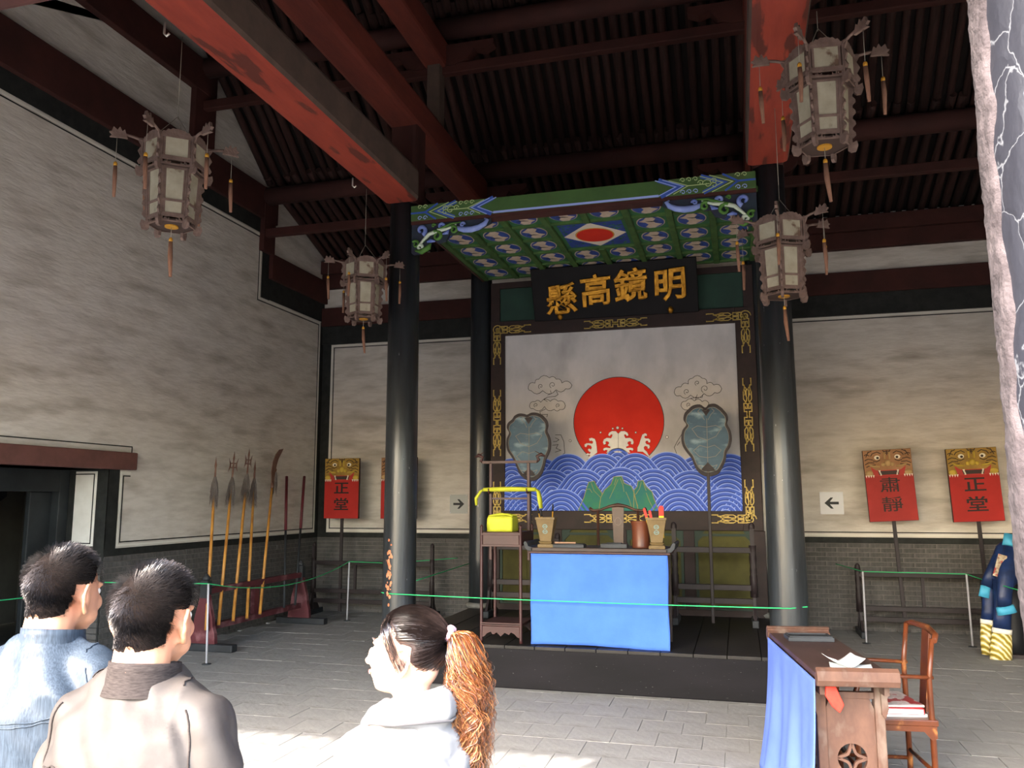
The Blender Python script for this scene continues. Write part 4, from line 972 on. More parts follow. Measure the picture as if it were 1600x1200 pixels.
ap = [(-swd + .01, .15), (-swd + .01, .045), (-swd * .8, .06), (-swd * .68, .085), (-swd * .5, .10), (-swd * .4, .075), (-swd * .2, .095), (0, .06), (swd * .2, .095), (swd * .4, .075), (swd * .5, .10), (swd * .68, .085), (swd * .8, .06), (swd - .01, .045), (swd - .01, .15)]
for y in (.0, sdp):
    b = M(); b.prism(ap, lambda u, v, d, y=y: Vector((u, y - d, v)), -.008, .008); b.obj('scalloped_apron', m_rwood, t, fix=True)
# rear rack posts, dragon-ended bar
RY = sdp; tz = at(795, 722, Y=7.74 + RY).z - DZ; bz_ = at(795, 765, Y=7.74 + RY).z - DZ; cz_ = at(795, 779, Y=7.74 + RY).z - DZ
pl_ = at(767, 770, Y=7.74 + RY).x - (sxl + sxr) / 2; pr_ = at(826, 770, Y=7.74 + RY).x - (sxl + sxr) / 2
for x in (pl_, pr_):
    b = M(); b.bar((x, RY, sh - .3), (x, RY, tz), .030, .030); b.obj('rack_post', m_rwood, t, bevel=.004)
b = M(); b.bar((pl_ - .09, RY, tz), (pr_ + .09, RY, tz), .030, .026); b.bar((pl_, RY, cz_), (pr_, RY, cz_), .022, .02); b.obj('rack_rail', m_rwood, t)
for s, x in ((-1, pl_ - .09), (1, pr_ + .09)):
    b = M(); b.tube([(x, RY, tz), (x + s * .02, RY, tz + .02), (x + s * .0, RY, tz + .055), (x + s * .045, RY, tz + .075), (x + s * .085, RY, tz + .055)], [.014, .017, .016, .02, .006], 8)
    b.cyl((x + s * .03, RY, tz + .08), (x - s * .02, RY, tz + .11), .007, .002, 6); b.obj('dragon_head', m_rwood, t)
for x in (pl_, pr_):
    b = M(); b.tube([(x, RY - .02, bz_ - .03), (x, RY - .07, bz_ - .035), (x, RY - .085, bz_ + .01)], .010, 6); b.obj('hook', m_rwood, t)
m_yel = mat('bright_yellow_silk', 'b9bc36', 'a5a92a', rough=.6, scale=5, bump=.3, bscale=18)
t2 = thing('yellow_scroll', 'long roll in bright yellow silk laid across the seal stand rack', 'scroll', ((sxl + sxr) / 2 + (pl_ + pr_) / 2, 7.74 + RY - .065, DZ + bz_))
hw = (pr_ - pl_) / 2 + .06
b = M(); b.tube([(-hw, 0, .0), (0, 0, .004), (hw + .03, 0, 0)], [.020, .026, .020], 12); b.obj('roll', m_yel, t2)
for s, x, l_ in ((-1, -hw, .16), (1, hw + .03, .19)):
    b = M(); b.tube([(x, 0, .0), (x + s * .03, -.01, -.02), (x + s * .045 - (.03 if s < 0 else 0), -.02, -.09), (x + s * (.07 if s < 0 else .06) , -.02, -l_)], [.02, .03, .036, .028], 10, flat=.5); b.obj('silk_tail', m_yel, t2)
q = at(785, 827, Y=7.95)
t3 = thing('wrapped_box', 'square seal box wrapped in bright yellow silk on top of the seal stand', 'box', (q.x, 7.96, DZ + sh))
b = M(); n = 10; s_ = .155; vs = []
for j in range(7):
    f = j / 6; z = f * .145
    for k in range(48):
        a = 2 * pi * k / 48; r = s_ / max(abs(cos(a)), abs(sin(a))) ** .82 * (1 - .05 * (f > .9)); r *= 1 - .02 * sin(k * 1.9) * (1 - f) + .015 * sin(k * 3.1 + f * 6)
        vs.append((r * cos(a) * .88, r * sin(a) * .8, z))
vs.append((0, 0, .155))
b.add(vs, [(j * 48 + k, j * 48 + (k + 1) % 48, (j + 1) * 48 + (k + 1) % 48, (j + 1) * 48 + k) for j in range(6) for k in range(48)] + [(6 * 48 + k, 6 * 48 + (k + 1) % 48, 7 * 48) for k in range(48)] + [tuple(reversed(range(48)))], 0, True)
b.obj('wrapping', m_yel, t3)
b = M(); b.tube([(-.13, -.06, .15), (-.04, -.02, .165), (.05, .02, .165), (.13, .06, .152)], [.01, .022, .02, .01], 8, flat=.6); b.tube([(-.12, .06, .15), (-.03, .01, .17), (.06, -.03, .165), (.12, -.08, .15)], [.01, .02, .02, .01], 8, flat=.6); b.obj('knot', m_yel, t3)
# ------------------------------------------------------------------ ceremonial fans and racks on the platform
def rack(label, x0, x1, y, zb, zs, hpost, m_, foot=.22, name='display_rack'):
    t = thing(name, label, 'rack', ((x0 + x1) / 2, y, zb)); c = (x0 + x1) / 2
    for x in (x0 - c, x1 - c):
        b = M(); prof = [(.030, .0), (.030, .22), (.022, .24), (.028, .28), (.020, .33), (.030, .40), (.022, .46), (.030, .55)]
        b.bar((x, 0, .05), (x, 0, hpost), .045, .055); b.lathe([(r * .95 + .012, z + .3) for r, z in prof], (x, 0, 0), 8); b.ball((x, 0, hpost + .02), (.034, .034, .05), 8, 6); b.obj('post', m_, t)
        b = M(); b.box(x - .035, x + .035, -foot, foot, 0, .08); b.obj('foot', m_grey, t, bevel=.012)
        for s in (-1, 1):
            b = M(); b.prism([(0, .08), (.16, .08), (.12, .14), (.07, .2), (.05, .3), (0, .36)], lambda u, v, d: Vector((x + d, s * (.02 + u), v)), -.014, .014); b.obj('side_brace', m_, t, fix=True)
    if name == 'notice_board_rack':
        for f in (.36, .68):
            b = M(); b.box((x0 - c) * (1 - 2 * f) - .018, (x0 - c) * (1 - 2 * f) + .018, -.018, .018, zs[1], zs[0]); b.obj('divider', m_, t)
    for z in zs:
        b = M(); b.box(x0 - c, x1 - c, -.022, .022, z - .03, z + .03); b.obj('rail', m_, t, bevel=.004)
    return t
m_rk = mat('dark_brown_rack', '231c1e', '2b2325', rough=.55, scale=6)
rack('dark rack holding the right ceremonial fan, between desk and right columns', -.72, .115, 9.42, DZ, (1.185 - DZ, .785 - DZ, .64 - DZ), 1.03, m_rk, .2)
rack('dark rack holding the left ceremonial fan, behind the seal stand', -2.86, -2.05, 9.42, DZ, (1.185 - DZ, .785 - DZ, .64 - DZ), .90, m_rk, .2)
m_fanr = mat('fan_dark_rim', '2b2728', '383234', rough=.7, scale=12); m_fanb = mat('fan_painted_blue', '1d3f54', '284c60', rough=.45, scale=6, stretch=(1, 1, 2), c3='7c939e', s3=4, lo3=.54, hi3=.72)
m_fang = mat('fan_tan_line', '7a7468', rough=.7)
R8 = [(608, 148), (630, 128), (670, 124), (705, 145), (725, 165), (745, 190), (750, 220), (745, 250), (765, 290), (774, 340), (765, 390), (742, 430), (735, 480), (712, 530), (690, 562), (655, 575), (625, 580),
      (590, 570), (560, 545), (540, 510), (522, 465), (490, 425), (466, 385), (458, 340), (465, 290), (490, 255), (472, 225), (478, 185), (500, 160), (530, 135), (575, 128)]
def fan(label, cx_, cy_, Y, outline, px_pole_bottom):
    c = at(cx_, cy_, Y=Y); t = thing('ceremonial_fan', label, 'fan', (c.x, Y, DZ + .02))
    pts = [at(x, y, Y=Y) for x, y in outline]; pts = [(p.x - c.x, p.z - DZ - .02) for p in pts]
    mx_, mz_ = sum(p[0] for p in pts) / len(pts), sum(p[1] for p in pts) / len(pts)
    P = lambda u, v, d: Vector((u, -d, v))
    sm = []
    for i in range(len(pts)):
        a, b_, c_, d_ = [Vector(pts[(i + k) % len(pts)]) for k in (-1, 0, 1, 2)]
        for f in (0, .33, .66):
            sm.append(tuple(.5 * (2 * b_ + (c_ - a) * f + (2 * a - 5 * b_ + 4 * c_ - d_) * f * f + (-a + 3 * b_ - 3 * c_ + d_) * f ** 3)))
    sc_ = lambda k: [(mx_ + (x - mx_) * k, mz_ + (z - mz_) * k) for x, z in sm]
    b = M(); b.prism(sm, P, -.02, .012); b.obj('rim_board', m_fanr, t, fix=True, bevel=.004)
    b = M(); b.prism(sc_(.90), P, .0, .014); bl = b.obj('painted_field', m_fanb, t, fix=True)
    b = M(); b.stroke(sc_(.885), .005, P, .01, .018, closed=True)
    zt_, zb_ = max(z for x, z in pts), min(z for x, z in pts); h = zt_ - zb_
    b.stroke([(mx_, zb_ + .12 * h), (mx_ + .005, zt_ - .2 * h)], .0045, P, .01, .016)
    for s in (-1, 1):
        b.stroke([(mx_ + s * .02, zt_ - .22 * h), (mx_ + s * .05, zt_ - .15 * h), (mx_ + s * .09, zt_ - .1 * h), (mx_ + s * .06, zt_ - .06 * h)], .0045, P, .01, .016)
        b.stroke([(mx_, zb_ + .68 * h), (mx_ + s * .10, zb_ + .70 * h), (mx_ + s * .16, zb_ + .66 * h), (mx_ + s * .10, zb_ + .55 * h), (mx_, zb_ + .5 * h)], .0045, P, .01, .016)
        b.stroke([(mx_, zb_ + .40 * h), (mx_ + s * .08, zb_ + .43 * h), (mx_ + s * .15, zb_ + .36 * h), (mx_ + s * .09, zb_ + .28 * h), (mx_, zb_ + .26 * h)], .0045, P, .01, .016)
        b.stroke([(mx_, zb_ + .18 * h), (mx_ + s * .05, zb_ + .14 * h), (mx_ + s * .10, zb_ + .16 * h), (mx_ + s * .07, zb_ + .1 * h)], .0045, P, .01, .016)
    b.obj('tan_scrollwork', m_fang, bl, fix=True)
    for s in (-1, 1):
        b = M(); b.prism([(mx_, zb_ + .08 * h), (mx_ + s * .085, zb_ + .07 * h), (mx_ + s * .06, zb_ + .12 * h), (mx_ + s * .02, zb_ + .17 * h), (mx_, zb_ + .2 * h)], P, .012, .018)
        b.prism([(mx_, zt_ - .17 * h), (mx_ + s * .02, zt_ - .13 * h), (mx_ + s * .05, zt_ - .08 * h), (mx_, zt_ - .06 * h)], P, .012, .018); b.obj('dark_motif', m_fanr, t, fix=True)
    b = M(); b.bar((at(px_pole_bottom, 900, Y=Y).x - c.x, .0, 0), (mx_, -.0, zb_ + .1), .034, .034); b.obj('pole', m_rk, t, bevel=.005)
fan('blue ceremonial fan on a dark pole standing at the right of the painted sun', 1104, 688, 9.37, [(950 + x / 4, 600 + y / 4) for x, y in R8], 1112)
# left fan, narrower in view: its outline follows the same pattern
L7 = [(438, 42), (470, 26), (510, 25), (550, 38), (575, 60), (600, 90), (608, 130), (600, 175), (618, 215), (630, 265), (628, 320), (612, 365), (590, 410), (580, 460), (560, 520), (530, 560), (490, 582), (450, 580), (410, 560), (380, 530), (355, 480), (340, 440), (310, 385), (280, 340), (268, 290), (272, 235), (290, 190), (272, 150), (280, 110), (315, 80), (335, 50), (375, 32), (415, 36)]
fan('blue ceremonial fan on a dark pole standing at the left of the painted sun', 826, 696, 9.37, [(740 + x / 5.217, 640 + y / 5.217) for x, y in L7], 831)
# ------------------------------------------------------------------ notice boards on poles
BY = 11.62
m_bred = mat('notice_board_red', 'a3201a', '951c17', rough=.65, scale=3); m_bredf = mat('faded_board_red', '9c302c', '8c2926', rough=.75, scale=3)
m_bedge = mat('board_dark_edge', '3a2018', rough=.7); m_tig = mat('tiger_ochre', '9c7c34', '7f6226', rough=.6, scale=7, bump=.1); m_tigf = mat('faded_tiger_tan', '9a7152', '85603f', rough=.7, scale=7)
m_tgl = mat('tiger_yellow', 'b59a3c', rough=.6); m_tgd = mat('tiger_stripe', '2e2118', rough=.7); m_eye = mat('eye_white_paint', 'd6d0c0', rough=.5); m_mth = mat('mouth_dark', '3a2e2a', rough=.7); m_char = mat('black_character', '241614', rough=.6)
def board(x0, x1, tilt, label, txt, red, tig, y=BY):
    w_, h = .585, .925; cx_ = (x0 + x1) / 2
    t = thing('notice_board', label, 'sign', (cx_, y, 0)); t.rotation_euler = (0, radians(tilt), 0)
    zb_ = 1.45; P = lambda u, v, d: Vector((u, -d, zb_ + v))
    b = M(); b.prism(rect(-w_ / 2, w_ / 2, 0, h), P, -.022, .020); b.obj('board', m_bedge, t, fix=True, bevel=.004)
    b = M(); b.prism(rect(-w_ / 2 + .004, w_ / 2 - .004, .004, h * .68), P, .019, .024); b.obj('red_field', red, t, fix=True)
    b = M(); b.prism(rect(-w_ / 2 + .004, w_ / 2 - .004, h * .64, h - .004), P, .020, .026); face = b.obj('tiger_mask', tig, t, fix=True)
    Q = lambda x, y_: (x * w_ / 2, h * .64 + y_ * h * .36)
    b = M(); cz__ = .022
    # mouth
    b.prism([Q(-.72, .34), Q(-.5, .20), Q(.5, .20), Q(.72, .34), Q(.62, .0), Q(.5, -.02), Q(-.5, -.02), Q(-.62, .0)], P, .02, .030, 0)
    b.prism([Q(-.44, .17), Q(.44, .17), Q(.40, .02), Q(-.40, .02)], P, .02, .034, 1)
    for s in (-1, 1):
        b.prism([Q(s * .42, .2), Q(s * .34, .2), Q(s * .36, .04)], P, .02, .040, 2); b.prism([Q(s * .30, .0), Q(s * .36, .0), Q(s * .33, .12)], P, .02, .040, 2)
        b.prism([Q(s * .42 + .12 * cos(a), .70 + .085 * sin(a)) for a in [k * pi / 6 for k in range(12)]], P, .02, .034, 2)
        b.prism([Q(s * .40 + .06 * cos(a), .685 + .05 * sin(a)) for a in [k * pi / 4 for k in range(8)]], P, .02, .038, 3)
        for pts in ([(.25, .84), (.40, .92), (.60, .86), (.68, .76)], [(.3, .6), (.45, .54), (.6, .58)], [(.60, .62), (.80, .66), (.95, .6)], [(.55, .5), (.78, .52), (.95, .44)], [(.5, .42), (.7, .42), (.9, .34)],
                    [(.72, .78), (.86, .84), (.95, .8)], [(.75, .95), (.88, .74)], [(.62, .97), (.8, .9)]):
            b.stroke([Q(s * x, y_) for x, y_ in pts], .010, P, .02, .029, 3)
        for k in range(4): b.prism([Q(s * (.60 + k * .10), .02), Q(s * (.64 + k * .10), -.08), Q(s * (.67 + k * .10), .02)], P, .02, .034, 2)
    for pts in ([(-.1, .93), (.1, .93)], [(-.07, .86), (.07, .86)], [(0, .97), (0, .78)], [(-.16, .98), (-.1, .9)], [(.16, .98), (.1, .9)]): b.stroke([Q(x, y_) for x, y_ in pts], .010, P, .02, .029, 3)
    b.obj('painted_features', [mat('mouth_red', 'a03028'), m_mth, m_eye, m_tgd], face, fix=True)
    b = M(); b.ball(P(0, h * .64 + .47 * h * .36, .03), (.038, .022, .042), 10, 8)
    for s in (-1, 1):
        b.ball(P(s * .055, h * .64 + .42 * h * .36, .026), (.026, .016, .026), 8, 6)
        b.tube([P(s * .03, h * .64 + .62 * h * .36, .026), P(s * .03, h * .64 + .9 * h * .36, .026)], .012, 6)
        b.ball(P(s * .235, h * .64 + .10 * h * .36, .026), (.05, .016, .035), 10, 6)
        b.tube([P(s * .10, h * .64 + .34 * h * .36, .026), P(s * .17, h * .64 + .36 * h * .36, .026), P(s * .23, h * .64 + .44 * h * .36, .024)], [.02, .024, .014], 8, flat=.6)
    b.obj('relief_nose_and_paws', m_tgl if tig is m_tig else mat('faded_relief', 'a88a5e', rough=.6), face)
    for i, ch in enumerate(txt):
        me = text_mesh(ch, .245, .002, 0, .0015 if ch in '肅靜' else .004); me.materials.append(m_char)
        o = inst('board_character', me, t, P(0, h * (.49 - i * .27), .026)); o.rotation_euler = (pi / 2, 0, 0); o.scale = (1.08, .82, 1); o['label'] = 'black character ' + ch
    b = M(); b.bar((0, .02, .05), (0, .02, zb_ + .1), .045, .035); b.obj('pole', m_rk, t, bevel=.005)
board(-6.225, -5.64, 0, 'red tiger-headed notice board nearest the left corner of the room', '正堂', m_bred, m_tig)
board(-5.27, -4.69, 0, 'red tiger-headed notice board half hidden behind the left front column', '肅靜', m_bred, m_tigf)
board(1.69, 2.27, -2.6, 'faded red tiger-headed notice board with two dense characters, first right of the right columns', '肅靜', m_bredf, m_tigf)
board(2.663, 3.245, -2.2, 'red tiger-headed notice board beside the near weathered column', '正堂', m_bred, m_tig)
rz_ = lambda py, px: at(px, py, Y=BY).z
x0 = at(490, 900, Y=BY).x; x1 = at(675, 900, Y=BY).x
rack('long dark rack against the left part of the back wall, holding two notice boards', x0, x1, BY + .0, 0, (rz_(880, 560), rz_(924, 560), rz_(940, 560)), 1.02, m_rk, .28, 'notice_board_rack')
rack('long dark rack against the right part of the back wall, holding two notice boards', 1.44, 3.55, BY + .0, 0, (rz_(899, 1450), rz_(953, 1450), rz_(970, 1450)), .84, m_rk, .28, 'notice_board_rack')
# arrow notices on the back wall
m_sgn = mat('grey_notice_sheet', 'a8aaa8', rough=.4); m_sgnw = mat('white_notice_sheet', 'c4c6cc', rough=.25); m_arr = mat('arrow_dark', '2e3032', rough=.6)
for (x0, x1, y0, y1, s, lab, m_) in ((703, 731, 773, 802, 1, 'square grey notice with a right-pointing arrow on the back wall', m_sgn), (1282, 1317, 770, 802, -1, 'square pale notice with a left-pointing arrow on the back wall', m_sgnw)):
    a, c = at(x0, y1, Y=YW), at(x1, y0, Y=YW); t = thing('arrow_notice', lab, 'sign', ((a.x + c.x) / 2, YW - .003, (a.z + c.z) / 2)); w_ = (c.x - a.x) / 2; P = lambda u, v, d: Vector((u, -d, v))
    b = M(); b.prism(rect(-w_, w_, -w_, w_), P, -.001, .006); b.obj('sheet', m_, t, fix=True)
    b = M(); b.prism([(-.6 * w_ * s, .12 * w_), (.15 * w_ * s, .12 * w_), (-.15 * w_ * s, .5 * w_), (.08 * w_ * s, .5 * w_), (.62 * w_ * s, 0), (.08 * w_ * s, -.5 * w_), (-.15 * w_ * s, -.5 * w_), (.15 * w_ * s, -.12 * w_), (-.6 * w_ * s, -.12 * w_)], P, .005, .008)
    b.obj('arrow', m_arr, t, fix=True)
    b = M(); [b.cyl(P(sx_ * w_ * .92, sz_ * w_ * .92, .004), P(sx_ * w_ * .92, sz_ * w_ * .92, .012), .008, n=8) for sx_ in (-1, 1) for sz_ in (-1, 1)]; b.obj('corner_screw', m_sgnw, t, kind='stuff')
# ------------------------------------------------------------------ weapon rack by the left wall
m_rr = mat('dull_red_rack', '5c2b31', '4f262b', rough=.6, scale=5, c3='80565a', s3=4); m_bamb = mat('yellow_shaft', 'c08a42', '94602a', rough=.4, scale=3, stretch=(4, 4, .8)); m_steel = mat('dull_blade', '5a3c34', '6e5248', rough=.5, scale=9)
m_hair = mat('grey_horsehair', '5a5250', '7d7470', rough=.95, scale=30, stretch=(6, 6, .5))
XK = -6.10
wr_ = thing('weapon_rack', 'dull red weapon rack with black feet along the left wall', 'rack', (XK, 9.8, 0)); OX, OY = XK, 9.8
P0 = at(318, 1000, X=XK); P1 = at(468, 950, X=XK); yA, yB_ = P0.y, P1.y
zu = at(400, 910, X=XK).z; zl = at(400, 962, X=XK).z
for z, nm in ((zu, 'upper_rail'), (zl, 'lower_rail')):
    b = M(); b.box(-.04, .04, yA - OY, yB_ - OY + .05, z - .035, z + .035); b.obj(nm, m_rr, wr_, bevel=.006)
for y in (yA, yB_):
    b = M(); b.box(-.34, .42, y - OY - .06, y - OY + .06, 0, .085); b.obj('foot', m_grey, wr_, bevel=.015)
    b = M(); b.prism([(-.17, .08), (.17, .08), (.16, .2), (.13, .28), (.12, .38), (.08, .52), (.06, .62), (.04, .66), (-.04, .66), (-.06, .62), (-.08, .52), (-.12, .38), (-.13, .28), (-.16, .2)], lambda u, v, d: Vector((u, y - OY + d, v)), -.03, .03); b.obj('end_board', m_rr, wr_, fix=True, bevel=.005)
    b = M(); b.box(-.05, .05, y - OY - .04, y - OY + .04, .6, .80); b.tube([(0, y - OY, .80), (0, y - OY, .83), (0, y - OY, .88)], [.045, .05, .01], 8); b.obj('post_top', m_grey, wr_)
q = at(398, 940, X=XK); b = M(); b.box(-.03, .03, q.y - OY - .05, q.y - OY + .05, zl, zu + .01); b.obj('middle_board', m_rr, wr_)
def arm_pts(bot, top, xb=XK + .10, xt=-6.42): return at(*bot, X=xb), at(*top, X=xt)
def tassel_hair(t, p, ax, L, r, seed):
    b = M(); rr = random.Random(seed); side = Vector((0, 1, 0))
    for k in range(90):
        a = rr.uniform(0, 2 * pi); q = rr.uniform(.6, 1); o_ = Vector((cos(a), sin(a), 0))
        b.tube([p + o_ * .012, p - ax * L * .25 + o_ * r * .62 * q, p - ax * L * .6 + o_ * r * .9 * q, p - ax * L * rr.uniform(.7, 1.25) + o_ * r * q * rr.uniform(.7, 1.4) - Vector((0, 0, .01))], [.004, .006, .004, .0008], 3, caps=False)
    b.obj('horsehair_tassel', m_hair, t, kind='stuff')
def polearm(label, bot, top, kind, seed, cat='spear'):
    a, c = arm_pts(bot, top); t = thing({'spear': 'spear', 'trident': 'trident', 'side': 'trident', 'glaive': 'glaive'}[kind], label, cat, a); e = c - a; L = e.length; u = e.normalized()
    hl = {'spear': .30, 'trident': .40, 'side': .38, 'glaive': .62}[kind]
    b = M(); s0 = u * (L - hl); b.tube([(0, 0, 0), s0], [.020, .017], 10); b.obj('shaft', m_bamb, t)
    b = M(); b.cyl((0, 0, 0), u * .03, .018, n=10); b.obj('butt_cap', mat('pale_cap', 'b0a89c', rough=.5), t)
    P = lambda x, z, d: s0 + u * z + (Vector((0, 1, 0)) if kind != 'side' else Vector((.6, .35, 0))) * x + Vector((1, 0, 0)) * d
    b = M()
    if kind in ('spear',): b.tube([s0, s0 + u * .10, s0 + u * .13, s0 + u * .17, s0 + u * .30], [.016, .014, .012, .019, .001], 8, flat=.5)
    if kind in ('trident', 'side'):
        b.tube([s0, s0 + u * .12, s0 + u * .26, s0 + u * .30, s0 + u * .40], [.016, .013, .009, .016, .001], 8, flat=.6)
        for s in (-1, 1):
            b.tube([P(s * .085, .10, 0), P(s * .055, .18, 0), P(s * .055, .22, 0), P(s * .085, .30, 0)], [.001, .010, .010, .001], 6)
        for z in (.165, .225): b.tube([P(-.06, z, 0), P(.06, z, 0)], .007, 6)
    if kind == 'glaive':
        b.prism([(-.02, .0), (.02, 0), (.03, .1), (.055, .17), (.04, .2), (.075, .27), (.05, .3), (.07, .38), (.10, .46), (.16, .55), (.20, .62), (.10, .60), (.02, .52), (-.035, .40), (-.05, .25), (-.035, .1)], P, -.006, .006)
        b.tube([s0 - u * .02, s0 + u * .06], [.02, .024], 8)
    b.obj('head', m_steel, t, fix=kind == 'glaive')
    tassel_hair(t, s0 + u * (.02 if kind != 'glaive' else .24) + (Vector((0, .06, 0)) if kind == 'glaive' else Vector()), u, .34 if kind != 'glaive' else .3, .055 if kind != 'glaive' else .04, seed)
    return t
polearm('spear leftmost on the weapon rack, its tassel nearest the doorway', (322, 985), (338, 713), 'spear', 1)
polearm('pronged spear second from the doorway on the weapon rack, prongs seen edge-on', (341.4, 977), (366.5, 707.5), 'side', 2)
polearm('trident with two side prongs, third from the doorway on the weapon rack', (364, 971), (390, 700.6), 'trident', 3)
polearm('short-headed spear with a dark tassel, right of the trident', (385.7, 967), (399, 718.5), 'spear', 4)
polearm('glaive with a long curved blade on the weapon rack', (406, 960), (431, 700), 'glaive', 5, 'glaive')
m_stf = mat('dark_red_staff', '5a2028', rough=.5)
for bot, top, lab in (((444, 949.5), (448, 744.6), 'straight staff, half black and half dark red, just right of the glaive'), ((461, 945.4), (475.6, 744.6), 'leaning staff, half black and half dark red, last on the weapon rack')):
    a, c = arm_pts(bot, top); t = thing('staff', lab, 'staff', a); e = c - a
    b = M(); b.cyl((0, 0, 0), e * .58, .017, n=8); b.obj('black_half', m_grey, t); b = M(); b.cyl(e * .57, e, .021, n=8); b.obj('red_half', m_stf, t)
# ------------------------------------------------------------------ rope barrier
m_rope = mat('green_cord', '2fae6c', rough=.6); m_polew = mat('pale_metal_rod', 'b4b4bc', rough=.35)
PT = {}
for i, (bx_, by_, tx_, ty_, lab) in enumerate(((322.5, 1038, 325.7, 912, 'thin pale barrier rod in front of the weapon rack'), (542, 970, 545.8, 877.5, 'thin pale barrier rod left of the left front column'),
                                     (1354, 1005.5, 1348, 893, 'thin pale barrier rod at the left end of the right notice board rack'), (1520, 1011, 1510, 897, 'thin pale barrier rod beside the hanging blue robes'))):
    f = at(bx_, by_, Z=0); tp = at(tx_, ty_, Y=f.y); PT[i] = tp; t = thing('barrier_rod', lab, 'rod', (f.x, f.y, 0), group='barrier rods')
    b = M(); b.cyl((0, 0, .01), tp - Vector((f.x, f.y, 0)), .011, n=8); b.obj('rod', m_polew, t); b = M(); b.lathe([(.05, 0), (.05, .006), (.012, .012)], n=14); b.obj('base_disc', m_grey, t)
def rope(pts, label, sag=()):
    out = []
    for i in range(len(pts) - 1):
        a, c = Vector(pts[i]), Vector(pts[i + 1]); s = sag[i] if i < len(sag) else 0
        for k in range(12): f = k / 12; out.append(a.lerp(c, f) - Vector((0, 0, s * 4 * f * (1 - f))))
    out.append(Vector(pts[-1])); b = M(); b.tube(out, .0055, 6); o = b.obj('green_rope', m_rope); return tag(o, label, 'cord', 'green barrier cords')
pier = at(166, 909, X=XL); pier = Vector((XL + .03, DYJ + .02, pier.z))
rope([pier, PT[0], PT[1], at(606, 880, Y=11.4), at(715, 872, Y=YW - .03)], 'green cord from the doorway pier past the weapon rack to the back wall', (.0, .17, .0, .0))
ringl = [(XCL + .178 * cos(a), YC + .178 * sin(a), .83) for a in [pi * (1.0 + .1 * k) for k in range(-2, 6)]]
rope([Vector((XCL - .15, YC - .10, .826)), Vector((XCL + .0, YC - .18, .826)), Vector((XCR, YC - .18, .806)), Vector((XCR + .15, YC - .10, .815))], 'long taut green cord across the front between the two front columns', (0, .012, 0))
rope([Vector((XCL + .16, YC + .06, at(652, 908, Y=YC).z)), Vector((xbl - .14, YB - .06, at(735, 880, Y=YB).z))], 'short green cord between the left front column and the column behind it')
rope([at(1306, 881, Y=YW - .03), PT[2], PT[3], at(1545, 909, Y=10.6), at(1620, 930, Y=9.5)], 'green cord over the two right barrier rods')
rope([(XL - .05, 5.0, .85), (XL - .05, DYJ - .04, .80)], 'short green cord across the left doorway')
# ------------------------------------------------------------------ side table on the right
TZ = .85; A = at(1279, 1056, Z=TZ); Bq = at(1200, 987, Z=TZ); ang = math.atan2(-(Bq.x - A.x), Bq.y - A.y); TL = (Vector((Bq.x - A.x, Bq.y - A.y))).length; TWd = .385
m_tt = mat('worn_table_top', '382724', '463330', rough=.45, scale=4, stretch=(4, 1, 1), c3='8c6a4e', s3=7, lo3=.66, hi3=.72); m_tp = mat('worn_table_wood', '5c4236', '452f27', rough=.55, scale=5, stretch=(2, 2, 1), c3='6a5a50', s3=5, lo3=.52, hi3=.66)
t = thing('side_table', 'narrow worn wooden altar table with a coin-shaped cutout in its end panel', 'table', (A.x, A.y, 0), ang)
b = M(); b.box(0, TWd, .0, TL, TZ - .03, TZ); b.obj('table_top', m_tt, t, bevel=.005)
for y, s in ((0, -1), (TL, 1)):
    b = M(); b.prism([(-.0, TZ - .055), (.035, TZ - .05), (.05, TZ - .02), (.045, TZ + .025), (.02, TZ + .042), (.0, TZ + .036), (.012, TZ + .015), (-.02, TZ)], lambda u, v, d: Vector((d, y + s * (u - .03), v)), -.01, TWd + .01); b.obj('upturned_end', m_tp, t, fix=True, bevel=.004)
b = M(); b.box(.02, .045, .08, TL - .08, TZ - .11, TZ - .03); b.box(TWd - .045, TWd - .02, .08, TL - .08, TZ - .11, TZ - .03); b.obj('apron', m_tp, t)
